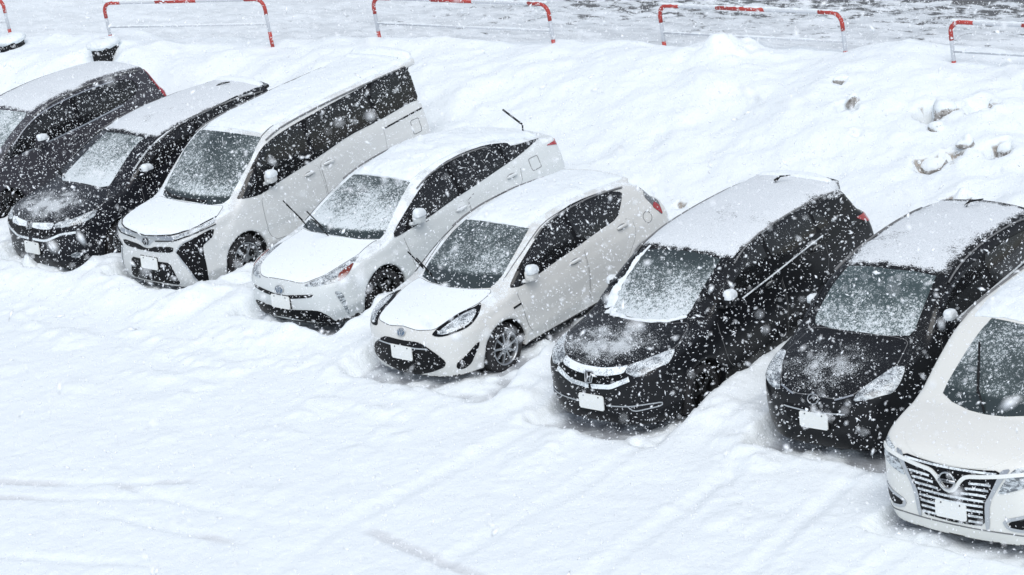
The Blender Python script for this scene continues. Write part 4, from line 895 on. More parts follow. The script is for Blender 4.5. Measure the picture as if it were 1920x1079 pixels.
def roof_edges(c, y0, y1):
    s = c.s; P = []
    for y in np.linspace(y0, y1, 12):
        zr = float(ev(s['_glass'], y)) - .055
        P.append((float(ev(s['_gside'], zr)) + .0, y, zr))
    c.line('roof_edge', P, M_['gap'], .016, .024, mirror=True, step=.04)
def features(c, skip=(), only=None):
    got = {}
    for nm, mt, pts, o in FEAT[c.key]:
        if only and nm not in only: continue
        if nm in skip or nm.startswith('P:') or nm == 'side_glass':
            if nm.startswith('P:'): got[nm[2:]] = pts[0]
            continue
        m = c.paint_hood if nm == 'bonnet' else c.wind if mt == 'wind' else M_[mt]
        mir = o['k'] == 'mir'
        if nm.startswith('L:'):
            r = c.line(nm[2:], pts, m, o['w'], o['off'], mirror=mir, sm=1)
        else:
            r = c.panel(nm, pts, o['d'], m, o['off'], mirror=mir, sym=not mir, sm={'bonnet': 2, 'windshield': 0}.get(nm, 1))
        got.setdefault(nm, r)
        if nm == 'bonnet' and c.key == 'elg':
            pass
        elif nm == 'bonnet':
            P = np.array(pts); P = np.concatenate([P, (P * [-1, 1, 1])[::-1][1:-1]])
            c.line('bonnet_gap', P.tolist(), M_['gap'], .014, .003, closed=True, sm=2, parent=r[0])
    return got
# ---------------------------------------------------------------- the eight cars
def paint(name, col, dark=False, rough=.28, hood=None, amount=.5, cov=(.0, .85), up=(.35, .85)):
    return dusty(name, col, rough, .12 if dark else .25, amount, hood, 0, 85, kmax=.66 if dark else 1., far=.25, up0=up[0], up1=up[1], coverage=cov, spec=.14 if dark else .4)
WHT = (.64, .655, .65)
def setup(key, name, label, loc, col, dark, wind, hood_centre, hood_amt, body_amt):
    c = Car(key, name, label, 'car', loc[:3], paint(key_names[key] + '_paint', col, dark, amount=body_amt))
    c.root.rotation_euler = (0, 0, loc[3] if len(loc) > 3 else 0)
    c.paint_hood = paint(key_names[key] + '_bonnet_paint', col, dark, hood=hood_centre, amount=hood_amt, cov=(.0, 1.), up=(.3, .7))
    c.wind = glass_mat(key_names[key] + '_windscreen', *wind)
    return c
key_names = dict(voxy='tall_van', prius='saloon', aqua='hatchback', shut='estate', wish='small_black', elg='large_van', ody='people_carrier', dark='grey_hatchback')
GL = (.030, .042, .044)

# --- tall white van
c = setup('voxy', 'minivan', 'tall white minivan with a long band of black side windows and black angled bumper inserts', (-5.5748, .8911, .003),
          WHT, False, (GL, 1.05, 1.70, .30, .72, 3, 1.10), None, 2.5, .80)
f = features(c)
win = [(.98, 1.11), (1.16, 1.23), (1.38, 1.40), (1.65, 1.57), (1.92, 1.64), (2.27, 1.68), (2.67, 1.71), (3.18, 1.725), (3.69, 1.735), (4.22, 1.735), (4.56, 1.72), (4.64, 1.61), (4.67, 1.41), (4.66, 1.32), (4.39, 1.29), (3.75, 1.26), (3.14, 1.23), (2.5, 1.15), (1.89, 1.09), (1.38, 1.03), (1.12, 1.05)]
side_set(c, win, (1.42, 2.42, 3.70), [
    ('front_door', [(1.36, 1.03), (1.33, .75), (1.36, .48), (1.50, .36), (2.44, .36), (2.46, .74), (2.42, 1.14), (1.89, 1.09)], (2.24, 1.03)),
    ('sliding_door', [(2.47, 1.15), (2.49, .74), (2.47, .36), (3.40, .36), (3.60, .60), (3.72, .95), (3.74, 1.255), (3.14, 1.225)], (2.62, 1.06))], c.paint)
c.line('slide_rail', [(.86, 3.76, 1.155), (.86, 4.56, 1.195)], M_['dark'], .022, .003, mirror=True)
c.line('fuel_flap', [(.86, 4.34 + .085 * a, .99 + .10 * b) for a, b in ((-1, -.8), (-.8, -1), (.8, -1), (1, -.8), (1, .8), (.8, 1), (-.8, 1), (-1, .8))], M_['gap'], .008, .003, closed=True)
wheels(c, 'ten'); mirrors(c, 1.56, 1.22, c.paint, 1.)
plate(c, .50); emblem(c, 'vee', .80, .062, off=.012)
c.line('wiper', [(-.62, .95, 1.1), (-.35, .84, 1.1), (.05, .81, 1.1), (.35, .84, 1.1)], M_['dark'], .03, .02)
roof_snow(c, 1.80, 4.62, .565, .56, .030, seed=1, rag=.015)
c.panel('spoiler_snow', [(-.60, 4.62, 1.8), (.60, 4.62, 1.8), (.58, 4.78, 1.8), (.3, 4.86, 1.8), (-.3, 4.86, 1.8), (-.58, 4.78, 1.8)], (0, 0, -1), M_['snow'], thick=lambda A, p, S, O: .012 + .065 * sst(0, .07, edge_dist(p, A)))

roof_edges(c, 1.75, 4.5)
# --- white saloon with raised wipers
c = setup('prius', 'saloon', 'white sloping-roof car with its front and rear wipers raised and reddish lamp corners', (-2.7288, .6004, .009),
          (.63, .665, .67), False, (GL, .95, 1.40, .36, .98, 8, .955), None, 2.5, .88)
f = features(c)
win = [(1.28, .91), (1.29, .96), (1.59, 1.11), (1.87, 1.23), (2.2, 1.345), (2.49, 1.385), (2.89, 1.39), (3.3, 1.35), (3.60, 1.29), (3.85, 1.20), (4.10, 1.14), (3.76, 1.10), (3.28, 1.06), (2.74, 1.01), (2.35, .98), (1.89, .935), (1.54, .92)]
side_set(c, win, (1.52, 2.58, 3.52), [
    ('front_door', [(1.41, .90), (1.44, .68), (1.50, .45), (1.62, .33), (2.50, .33), (2.60, .62), (2.61, 1.0), (1.89, .93)], (2.46, .86)),
    ('rear_door', [(2.63, 1.0), (2.63, .62), (2.56, .33), (3.20, .33), (3.36, .60), (3.62, .80), (3.68, 1.03), (3.55, 1.085)], (3.47, .94))], c.paint)
c.line('fuel_flap', [(.86, 3.95 + .09 * a, .96 + .09 * b) for a, b in ((-1, -.8), (-.8, -1), (.8, -1), (1, -.8), (1, .8), (.8, 1), (-.8, 1), (-1, .8))], M_['gap'], .008, .003, closed=True)
wheels(c, 'five'); mirrors(c, 1.69, 1.03, c.paint, 1.25)
plate(c, .45); emblem(c, 'ovals', .60, .070)
wiper(c, [(-.68, 1.22, .90), (-.72, 1.08, 1.15), (-.74, 1.0, 1.27)], [(-.66, 1.14, 1.02), (-.74, .96, 1.34)])
wiper(c, [(-.04, .98, .94), (-.12, .88, 1.16), (-.13, .84, 1.20)], [(-.06, .94, 1.06), (-.14, .80, 1.32)])
wiper(c, [(.26, 4.40, 1.17), (.255, 4.42, 1.27)], [(.26, 4.42, 1.26), (-.10, 4.46, 1.43)], .012, name='rear_wiper')
roof_snow(c, 2.0, 4.42, .50, .52, .045, seed=2, rag=.02, back=.08)

roof_edges(c, 1.95, 3.3)
# --- white hatchback
c = setup('aqua', 'hatchback', 'small white hatchback with teardrop side glass, silver spoked wheels and a wide black bumper mouth', (-.04, 0, -.036),
          (.66, .665, .645), False, (GL, .96, 1.40, .46, .48, 5, 1.005), None, 2.5, .72)
f = features(c)
win = [(1.06, .94), (1.08, .99), (1.31, 1.11), (1.62, 1.24), (1.96, 1.35), (2.39, 1.395), (2.76, 1.385), (3.11, 1.345), (3.36, 1.28), (3.30, 1.19), (3.12, 1.065), (2.68, 1.04), (2.27, 1.0), (1.88, .97), (1.48, .93), (1.21, .92)]
side_set(c, win, (1.36, 2.34), [
    ('front_door', [(1.15, .91), (1.20, .58), (1.25, .38), (1.33, .30), (2.26, .28), (2.35, .45), (2.36, 1.0), (1.88, .965), (1.48, .925)], (2.18, .86)),
    ('rear_door', [(2.385, 1.0), (2.375, .45), (2.30, .28), (2.92, .30), (3.06, .55), (3.30, .78), (3.32, 1.0), (3.14, 1.055), (2.68, 1.035)], (3.10, .95))], c.paint)
c.line('fuel_flap', [(.83, 3.58 + .075 * math.cos(a), .90 + .075 * math.sin(a)) for a in np.linspace(0, 6.283, 14)[:-1]], M_['gap'], .006, .003, closed=True)
c.line('window_moulding', [(.66, 1.10, 1.04), (.66, 1.35, 1.18), (.66, 1.66, 1.31), (.6, 2.0, 1.405), (.6, 2.4, 1.435), (.6, 2.8, 1.425), (.6, 3.15, 1.385)], M_['gap'], .012, .003, mirror=True)
wheels(c, 'nine'); mirrors(c, 1.40, 1.00, c.paint, 1.2)
plate(c, .475); emblem(c, 'ovals', .70, .062)
wiper(c, [(-.62, 1.16, .93), (-.68, 1.06, 1.13)], [(-.60, 1.10, 1.02), (-.70, 1.0, 1.24)])
wiper(c, [(-.22, .92, .95), (-.28, .84, 1.14)], [(-.23, .88, 1.05), (-.31, .76, 1.30)])
roof_snow(c, 1.82, 3.62, .47, .50, .030, seed=3, rag=.015)

roof_edges(c, 1.75, 3.4)
# --- black estate
c = setup('shut', 'estate_car', 'long black car with snow heaped along the foot of its windscreen, chrome nose bar', (3.03, -.24, .007, .0332),
          (.010, .011, .013), True, (GL, 1.0, 1.45, .14, .92, 11, None), (-.08, .48, .62, .40), .74, .30)
f = features(c)
win = [(1.14, 1.00), (1.30, 1.12), (1.58, 1.26), (1.9, 1.37), (2.31, 1.45), (2.7, 1.47), (3.03, 1.47), (3.45, 1.44), (3.85, 1.37), (4.02, 1.28), (3.98, 1.17), (3.5, 1.13), (3.2, 1.11), (2.5, 1.06), (1.73, 1.01)]
side_set(c, win, (1.42, 2.42, 3.35), [
    ('front_door', [(1.25, .98), (1.26, .68), (1.34, .42), (1.48, .30), (2.36, .28), (2.45, .50), (2.46, 1.05), (1.73, 1.0)], (2.26, .97)),
    ('rear_door', [(2.49, 1.05), (2.48, .50), (2.42, .28), (2.98, .30), (3.12, .55), (3.36, .80), (3.40, 1.12), (3.0, 1.09)], (3.22, 1.02))], c.paint, glassm=None)
c.line('window_sill_snow', [(.80, 1.75, 1.0), (.8, 2.3, 1.035), (.8, 2.9, 1.08), (.8, 3.4, 1.115)], M_['dusted'], .014, .010, mirror=True)
wheels(c, 'five'); mirrors(c, 1.45, 1.12, c.paint, 1.1)
plate(c, .43); emblem(c, 'h', .70, .062, off=.014)
snow_strip(c, [(.52, 1.13, 1.0), (.35, 1.0, 1.0), (.1, .93, 1.0), (-.15, .93, 1.0), (-.35, .98, 1.0), (-.50, 1.06, 1.0)], [.03, .055, .06, .025, .07, .12], .024, (0, .3, -1), 5)
snow_strip(c, [(-.50, 1.10, 1.0), (-.56, 1.25, 1.07), (-.55, 1.5, 1.2), (-.53, 1.75, 1.33), (-.50, 1.92, 1.41)], [.17, .10, .05, .045, .03], .035, (0, .6, -.6), 6)
link('aerial', mesh_py('aerial', *tube([(-.04, 3.72, 1.56), (.0, 3.78, 1.60), (.10, 3.84, 1.60)], [.022, .012, .006], 8)), M_['dark'], c.root)
roof_snow(c, 1.86, 4.18, .66, .64, .030, seed=4, rag=.03, m=thin_snow('estate_roof_snow', (.010, .011, .013)))
c.panel('spoiler_snow', [(-.52, 3.98, 1.5), (.52, 3.98, 1.5), (.50, 4.10, 1.5), (.25, 4.20, 1.5), (-.25, 4.20, 1.5), (-.50, 4.10, 1.5)], (0, 0, -1), M_['snow'], thick=lambda A, p, S, O: .006 + .035 * sst(0, .06, edge_dist(p, A)))

roof_edges(c, 1.85, 3.9)
# --- small black hatchback
c = setup('wish', 'compact_car', 'small black hatchback with pale swept headlamps and oval badge, beside the large white van', (5.655, .135, .010, .0524),
          (.012, .013, .015), True, ((.035, .055, .058), 1.08, 1.46, .34, .58, 15, None), (-.05, .42, .6, .42), .52, .26)
f = features(c)
win = [(1.10, 1.08), (1.25, 1.20), (1.5, 1.33), (1.75, 1.41), (2.14, 1.46), (2.6, 1.475), (3.0, 1.455), (3.3, 1.41), (3.42, 1.30), (3.3, 1.16), (2.96, 1.13), (2.2, 1.10), (1.69, 1.08)]
side_set(c, win, (1.38, 2.30), [
    ('front_door', [(1.18, 1.05), (1.18, .65), (1.26, .42), (1.40, .30), (2.24, .28), (2.32, .50), (2.33, 1.09), (1.69, 1.07)], (2.16, .99)),
    ('rear_door', [(2.36, 1.09), (2.35, .50), (2.28, .28), (2.88, .30), (3.04, .56), (3.26, .80), (3.30, 1.12), (2.96, 1.12)], (3.08, 1.03))], c.paint)
c.line('window_sill', [(.80, 1.6, 1.06), (.8, 2.3, 1.085), (.8, 2.9, 1.11), (.8, 3.3, 1.13)], M_['dusted'], .02, .010, mirror=True)
wheels(c, 'five'); mirrors(c, 1.30, 1.16, c.paint, 1.)
plate(c, .50); emblem(c, 'ring', .715, .062)
link('aerial', mesh_py('aerial', *tube([(-.02, 3.28, 1.56), (.0, 3.33, 1.595), (.12, 3.42, 1.60)], [.02, .014, .007], 8)), M_['dark'], c.root)
roof_snow(c, 1.71, 3.62, .62, .58, .018, seed=5, rag=.04, m=thin_snow('small_black_roof_snow', (.012, .013, .015)))

roof_edges(c, 1.65, 3.4)
# --- large white van at the right edge
c = setup('elg', 'minivan', 'large creamy white minivan with a tall chrome barred grille, cut off by the right edge', (7.9317, -.9137, -.009),
          (.74, .745, .71), False, (GL, 1.14, 1.72, .50, .38, 21, 1.20), None, .15, .1)
f = features(c)
win = [(1.05, 1.18), (1.25, 1.34), (1.5, 1.50), (1.8, 1.62), (2.2, 1.67), (3.0, 1.70), (4.2, 1.69), (4.7, 1.66), (4.75, 1.3), (3.5, 1.22), (2.2, 1.17), (1.5, 1.13)]
side_set(c, win, (1.45, 2.5, 3.8), [
    ('front_door', [(1.40, 1.10), (1.38, .75), (1.42, .48), (1.58, .36), (2.52, .36), (2.54, .8), (2.50, 1.16), (1.9, 1.13)], (2.32, 1.03)),
    ('sliding_door', [(2.56, 1.16), (2.57, .8), (2.55, .36), (3.5, .36), (3.70, .62), (3.84, .95), (3.84, 1.21), (3.1, 1.19)], (2.72, 1.05))], c.paint)
wheels(c, 'ten'); mirrors(c, 1.60, 1.26, c.paint, 1.1)
plate(c, .475); emblem(c, 'ringbar', .775, .080, off=.028)
g = f['grille'][0]
for i, z in enumerate((.895, .785, .73, .675, .62, .565, .51, .455, .40)):
    w = np.interp(z, [.35, .60, .93], [.33, .355, .52]) - .015
    inner = {.785: .21, .73: .17, .675: .12}.get(z, 0.)
    if inner:
        c.line('grille_slat', [(inner, 0, z - .01), ((inner + w) / 2, 0, z), (w, 0, z)], M_['dusted'], .020, .014, mirror=True, d=(0, 1, 0), parent=g)
    else:
        c.line('grille_slat', [(-w, 0, z), (-w / 2, 0, z - .004), (0, 0, z - .008), (w / 2, 0, z - .004), (w, 0, z)], M_['dusted'], .020, .014, d=(0, 1, 0), parent=g)
wiper(c, [(-.02, .70, 1.14), (-.16, .84, 1.30), (-.22, .98, 1.42)], [(-.14, .80, 1.27), (-.32, 1.18, 1.60)], .010)
c.line('lip_line', [(-.8, .25, .33), (-.5, .05, .325), (0, 0, .32), (.5, .05, .325), (.8, .25, .33)], M_['gap'], .012, .004)
roof_snow(c, 1.52, 4.80, .60, .62, .035, seed=6, rag=.02)

roof_edges(c, 1.5, 4.5)
# --- dark people carrier
c = setup('ody', 'people_carrier', 'black people carrier with snowy nose bar, between dark grey car and tall white van', (-8.05, .84, -.019, -.0262),
          (.013, .014, .018), True, (GL, 1.06, 1.50, .42, .98, 27, None), (-.05, .45, .66, .42), .78, .30)
f = features(c)
win = [(1.20, 1.05), (1.4, 1.17), (1.65, 1.30), (2.03, 1.44), (2.5, 1.52), (3.0, 1.56), (3.6, 1.57), (4.2, 1.54), (4.45, 1.45), (4.45, 1.25), (3.6, 1.17), (2.6, 1.11), (1.7, 1.06)]
side_set(c, win, (1.55, 2.62, 3.6), [
    ('front_door', [(1.38, 1.03), (1.36, .72), (1.42, .45), (1.56, .33), (2.58, .32), (2.62, .7), (2.61, 1.10), (1.9, 1.05)], (2.42, .98)),
    ('rear_door', [(2.65, 1.10), (2.65, .7), (2.61, .32), (3.05, .33), (3.2, .58), (3.42, .85), (3.46, 1.13), (3.0, 1.11)], (3.26, 1.02))], c.paint)
wheels(c, 'ten'); mirrors(c, 1.50, 1.15, c.paint, .7)
plate(c, .46); emblem(c, 'h', .77, .058, off=.014)
for k, dz in enumerate((.02, .055)):
    c.line('visor', [(.75, 1.35, 1.18 + dz), (.70, 1.66, 1.34 + dz), (.67, 2.03, 1.44 + dz), (.65, 2.5, 1.50 + dz * .7), (.64, 3.1, 1.52 + dz * .6), (.62, 3.8, 1.50 + dz * .6)], M_['dusted' if k == 0 else 'dark'], .022, .010, mirror=True)
wiper(c, [(-.42, 1.04, 1.06), (-.50, .92, 1.24)], [(-.42, 1.03, 1.08), (-.58, .98, 1.34)])
link('aerial', mesh_py('aerial', *tube([(-.03, 3.68, 1.575), (.0, 3.74, 1.61), (.11, 3.82, 1.615)], [.026, .016, .008], 8)), M_['dark'], c.root)
roof_snow(c, 1.92, 4.14, .66, .62, .028, seed=7, rag=.03, m=thin_snow('carrier_roof_snow', (.013, .014, .018)))
c.panel('spoiler_snow', [(-.54, 3.98, 1.6), (.54, 3.98, 1.6), (.51, 4.12, 1.6), (.25, 4.20, 1.6), (-.25, 4.20, 1.6), (-.51, 4.12, 1.6)], (0, 0, -1), M_['snow'], thick=lambda A, p, S, O: .006 + .045 * sst(0, .07, edge_dist(p, A)))

roof_edges(c, 1.9, 3.95)
# --- dark grey car at the left edge
c = setup('dark', 'compact_car', 'dark grey car with tall red tail lamps, cut off by the left edge', (-10.9, 1.1, .03),
          (.055, .055, .065), True, ((.06, .085, .085), 1.05, 1.58, .72, .66, 33, None), (0, .45, .5, .4), .6, .38)
c.panel('bonnet', [(0, .08, .9), (.45, .12, .9), (.68, .35, .9), (.70, .62, 1), (.55, .74, 1), (0, .62, 1)], (0, .1, -1), c.paint_hood, .004, sym=True)
c.panel('windshield', [(0, .72, 1.0), (.40, .78, 1.0), (.64, .96, 1.02), (.62, 1.3, 1.25), (.56, 1.78, 1.48), (.3, 1.70, 1.52), (0, 1.68, 1.53)], (0, .6, -.6), c.wind, .004, sym=True)
c.panel('headlight', [(.45, .05, .80), (.78, .35, .86), (.80, .55, .88), (.74, .30, .74), (.5, .08, .70)], (-.55, .7, -.45), M_['lamp'], .006, mirror=True)
c.panel('grille', [(0, 0, .72), (.42, .02, .74), (.36, .02, .58), (0, 0, .56)], (0, 1, 0), M_['black'], .006, sym=True)
c.panel('tail_light', [(1, 3.94, 1.47), (1, 4.06, 1.45), (1, 4.17, 1.2), (1, 4.20, .98), (1, 4.07, .98), (1, 4.01, 1.25)], (-1, 0, 0), M_['red'], .008, mirror=True)
win = [(.95, 1.04), (1.2, 1.20), (1.5, 1.36), (1.85, 1.45), (2.3, 1.50), (2.8, 1.515), (3.3, 1.49), (3.62, 1.42), (3.70, 1.30), (3.55, 1.17), (2.6, 1.09), (1.5, 1.04)]
side_set(c, win, (1.35, 2.45), [
    ('front_door', [(1.16, 1.02), (1.16, .65), (1.24, .42), (1.38, .30), (2.40, .28), (2.47, .50), (2.48, 1.08), (1.7, 1.03)], (2.28, .97)),
    ('rear_door', [(2.51, 1.08), (2.50, .50), (2.44, .28), (3.00, .30), (3.14, .56), (3.40, .80), (3.45, 1.14), (3.0, 1.1)], (3.24, 1.0))], c.paint)
c.line('window_trim', [(.8, 1.3, 1.03), (.8, 1.9, 1.05), (.8, 2.6, 1.08), (.8, 3.3, 1.13)], M_['chrome'], .02, .006, mirror=True)
c.line('window_trim', [(.8, 1.2, 1.22), (.75, 1.5, 1.38), (.7, 1.85, 1.475), (.7, 2.3, 1.525), (.7, 2.8, 1.54), (.7, 3.3, 1.515)], M_['chrome'], .016, .008, mirror=True)
wheels(c, 'five'); mirrors(c, 1.66, 1.13, c.paint, .7)
link('aerial', mesh_py('aerial', *tube([(-.55, 1.55, 1.5), (-.50, 1.45, 1.75), (-.45, 1.35, 1.98)], [.005, .004, .003], 6)), M_['dark'], c.root)
roof_snow(c, 1.73, 4.02, .60, .60, .030, seed=8, rag=.04, m=thin_snow('grey_roof_snow', (.055, .055, .065)))
roof_edges(c, 1.7, 3.8)
CARS = dict(voxy=(-5.5748, .8911), prius=(-2.7288, .6004), aqua=(-.04, 0), shut=(3.0314, -.2502), wish=(5.6664, .1166), elg=(7.9317, -.9137), ody=(-7.9274, .7647), dark=(-10.9, 1.1))
# ---------------------------------------------------------------- snow ground, bank and road
def axis(lo, hi, h, far):
    a = [lo]; st = h
    while a[-1] > -far: st *= 1.18; a.append(a[-1] - st)
    b = list(np.arange(lo + h, hi, h)); st = h; c_ = [hi]
    while c_[-1] < far: st *= 1.18; c_.append(c_[-1] + st)
    return np.array(a[::-1] + b + c_)
def crest(x): return 7.35 + (x + 14) * .145
HOLES = [(.3, 8.3, .20, .30), (.85, 7.65, .16, .34), (1.35, 7.1, .15, .2), (2.05, 7.9, .32, .45), (2.7, 6.7, .30, .28), (2.95, 6.95, .16, .3), (2.6, 8.1, .26, .25), (3.4, 7.2, .22, .42), (3.6, 5.95, .26, .34), (-.15, 5.25, .10, .12)]
def terrain(x, y):
    bx = fbm(x, y, .25, 3, .5, 5.)
    yc = crest(x) + .25 * vnoise(x, y * 0, .35, 9.)
    h = .10 + .022 * fbm(x, y, .5, 3, .5) + .014 * fbm(x, y, 2.2, 3, .55, 3.) + .008 * fbm(x, y, 8, 3, .6, 8.)
    # lumps kicked up along the parking row and in the lane
    lump = np.maximum(fbm(x * .9, y * 1.1, 1.6, 4, .6, 21.) - .10, 0)
    h = h + .13 * lump * (.25 + .75 * sst(-2.2, -.4, y))
    # ridges between the parked cars
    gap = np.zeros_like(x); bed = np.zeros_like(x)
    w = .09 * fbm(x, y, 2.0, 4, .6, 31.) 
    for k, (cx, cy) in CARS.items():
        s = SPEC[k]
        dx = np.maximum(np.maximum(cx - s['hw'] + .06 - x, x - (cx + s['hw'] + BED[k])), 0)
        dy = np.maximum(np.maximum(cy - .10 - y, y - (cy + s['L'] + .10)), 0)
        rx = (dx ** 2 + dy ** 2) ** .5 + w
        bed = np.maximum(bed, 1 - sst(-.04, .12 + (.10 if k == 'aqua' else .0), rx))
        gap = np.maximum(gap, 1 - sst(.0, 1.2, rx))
    in_row = sst(-.6, .8, y - .15) 
    h = h + .24 * gap * in_row * (1 + .5 * fbm(x, y, 1.1, 3, .6, 41.)) + .05 * gap * (1 - in_row)
    # wheel ruts running out of the bays, and ruts of cars that drove along the lane
    for k, (cx, cy) in CARS.items():
        for sg in (-.74, .74):
            xr = cx + sg + .35 * fbm(x, y, .35, 2, .5, cx) + .25 * np.sin((cy - y) * .5 + cx)
            am = dict(shut=1.5, wish=1.7, elg=1.8, aqua=.7).get(k, .2)
            h = h - am * .013 * np.exp(-((x - xr) / .10) ** 2) * sst(-6.5, -1.5, y) * sst(cy + .2, cy - .6, y) * (1 + 1.2 * vnoise(x, y, .8, cx))
            h = h + am * .005 * np.exp(-((np.abs(x - xr) - .18) / .05) ** 2) * sst(-6.5, -1.5, y) * sst(cy + .2, cy - .6, y)
    for (x0, y0, x1, y1, ww) in RUTS:
        L = math.hypot(x1 - x0, y1 - y0); tx, ty = (x1 - x0) / L, (y1 - y0) / L
        u = (x - x0) * tx + (y - y0) * ty; v = -(x - x0) * ty + (y - y0) * tx + .35 * np.sin(u * .35)
        h = h - .022 * np.exp(-(v / ww) ** 4) * sst(-.4, .6, u) * sst(L + .4, L - .6, u)
    # bank of ploughed snow behind the row, its crest, then the road beyond
    top = 1.08 + .16 * fbm(x, y, .55, 3, .5, 51.)
    t = sst(4.1, 1, 0 * x) 
    y0 = 4.7 + .5 * sst(-6, -11, x) + .35 * vnoise(x, y, .5, 61.)
    r = np.clip((y - y0) / (yc - .5 - y0), 0, 1); prof = (1 - (1 - r) ** 1.7)
    lumps = .16 * fbm(x, y, .8, 3, .5, 71.) + .05 * fbm(x, y, 1.9, 3, .55, 73.) + .04 * np.maximum(fbm(x, y, 3.2, 3, .55, 75.), 0)
    bank = (top - .12) * prof + lumps * sst(0, .4, r)
    beyond = sst(yc + .42 + .3 * vnoise(x, y, .8, 3.), yc + 1.0 + .3 * vnoise(x, y, .8, 3.), y)
    bank = bank * (1 - beyond) + beyond * (.74 + .05 * fbm(x, y, .9, 3, .5, 81.) + .035 * fbm(x, y * 2.5, 2.5, 3, .6, 83.))
    h = np.where(y > y0, np.maximum(h * (1 - sst(0, .5, r)) + bank, h * (1 - sst(0, .5, r))), h)
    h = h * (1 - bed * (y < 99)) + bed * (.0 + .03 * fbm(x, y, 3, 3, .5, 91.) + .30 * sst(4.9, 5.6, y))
    # the heap on the crest before the third barrier
    h = h + .28 * np.exp(-(((x + 2.2) / .5) ** 2 + ((y - (crest(x) + .0)) / .45) ** 2)) * (1 + .8 * fbm(x, y, 3, 3, .6, 95.))
    dirt = np.zeros_like(h)
    for (hx, hy, rx, dz) in HOLES:
        m = (np.abs(x - hx) < 1.2) & (np.abs(y - hy) < 1.2)
        if not m.any(): continue
        xx, yy = x[m], y[m]
        d = ((xx - hx) ** 2 + ((yy - hy) * 1.15) ** 2) ** .5 / (rx * .8) + 1.1 * fbm(xx, yy, 3.2, 4, .6, hx * 3)
        e = d + .5 * (yy - hy) / rx                        # steep wall on the uphill side, open downhill
        h[m] += .035 * np.exp(-((d - 1.5) / .45) ** 2) * (yy > hy) - dz * .62 * (1 - sst(.45, 1.0, d)) 
        dirt[m] = np.maximum(dirt[m], (1 - sst(.7, 1.15, d)) * sst(-.12, .12, fbm(xx, yy, 4, 3, .6, hy * 5) + .35 * (yy - hy) / rx))  # brown dirt of the hollows, also carrying their painted depth shade
    terrain.dirt = dirt
    h = h + .005 * fbm(x, y, 16, 2, .6, 99.) - .34 * np.exp(-(((x + 13.75) / .45) ** 2 + ((y - 6.65) / .38) ** 2) ** 2) - .25 * np.exp(-(((x + 16.5) / .4) ** 2 + ((y - 6.6) / .3) ** 2) ** 2)
    return h, bed
BED = dict(voxy=.02, prius=.02, aqua=.44, shut=-.03, wish=-.03, elg=.0, ody=-.03, dark=-.03)
RUTS = [(-9.0, -5.6, -.4, -3.0, .07), (-9.0, -5.9, -.4, -3.42, .06), (-1.2, -3.42, 1.0, -3.12, .07), (-6.0, -6.0, .6, -4.35, .07), (-.9, -4.0, 1.1, -3.6, .06), (2.2, -3.0, 4.4, -3.1, .08)]
X = axis(-17.5, 11.5, .045, 110.); Y = axis(-7.5, 13.5, .045, 110.)
gx, gy = np.meshgrid(X, Y, indexing='ij')
H, bed = terrain(gx, gy); DIRT_SHADE = terrain.dirt
nx, ny = gx.shape
I = np.arange(nx * ny).reshape(nx, ny)
Q = np.stack([I[:-1, :-1], I[1:, :-1], I[1:, 1:], I[:-1, 1:]], -1).reshape(-1, 4)
me = mesh_np('snow_ground', np.stack([gx.ravel(), gy.ravel(), H.ravel()], 1), Q)
at = me.attributes.new('slush_shade', 'FLOAT', 'POINT'); at.data.foreach_set('value', bed.ravel().astype(np.float32))  # mask of the car beds: grey slush plus painted shade
ru = np.zeros_like(gx)
for (x0, y0, x1, y1, ww) in RUTS:
    L = math.hypot(x1 - x0, y1 - y0); tx, ty = (x1 - x0) / L, (y1 - y0) / L
    u = (gx - x0) * tx + (gy - y0) * ty; v = -(gx - x0) * ty + (gy - y0) * tx + .35 * np.sin(u * .35)
    ru = np.maximum(ru, np.exp(-(v / ww) ** 6) * sst(-.3, .3, u) * sst(L + .3, L - .3, u) * sst(-.1, .2, vnoise(gx, gy, 1.1, x0)))
at = me.attributes.new('dirt', 'FLOAT', 'POINT'); at.data.foreach_set('value', DIRT_SHADE.ravel().astype(np.float32))
at = me.attributes.new('packed', 'FLOAT', 'POINT'); at.data.foreach_set('value', ru.ravel().astype(np.float32))
GM = snow_mat('ground_snow', 1.); t = NT(GM)
P = t.pos(); px_, py_, pz_ = t.sep(P)
a1 = t.new('ShaderNodeAttribute', attribute_name='slush_shade'); a2 = t.new('ShaderNodeAttribute', attribute_name='packed')
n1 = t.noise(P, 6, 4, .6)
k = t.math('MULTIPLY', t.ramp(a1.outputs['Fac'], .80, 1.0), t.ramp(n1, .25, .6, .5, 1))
col = t.mix(k, SNOW, (.36, .38, .41))  # slush grey, with the shade below bumpers and sills put into the colour
col = t.mix(t.math('MULTIPLY', a2.outputs['Fac'], .7), col, (.62, .64, .66))
a3 = t.new('ShaderNodeAttribute', attribute_name='dirt')
nd = t.noise(P, 22, 4, .7)
col = t.mix(t.math('MULTIPLY', t.ramp(a3.outputs['Fac'], .2, .7), t.ramp(nd, .36, .5)), col, t.mix(t.ramp(nd, .35, .62), (.09, .075, .065), (.42, .38, .34)))  # dirt colours darkened: the depth shade of the hollows is painted in
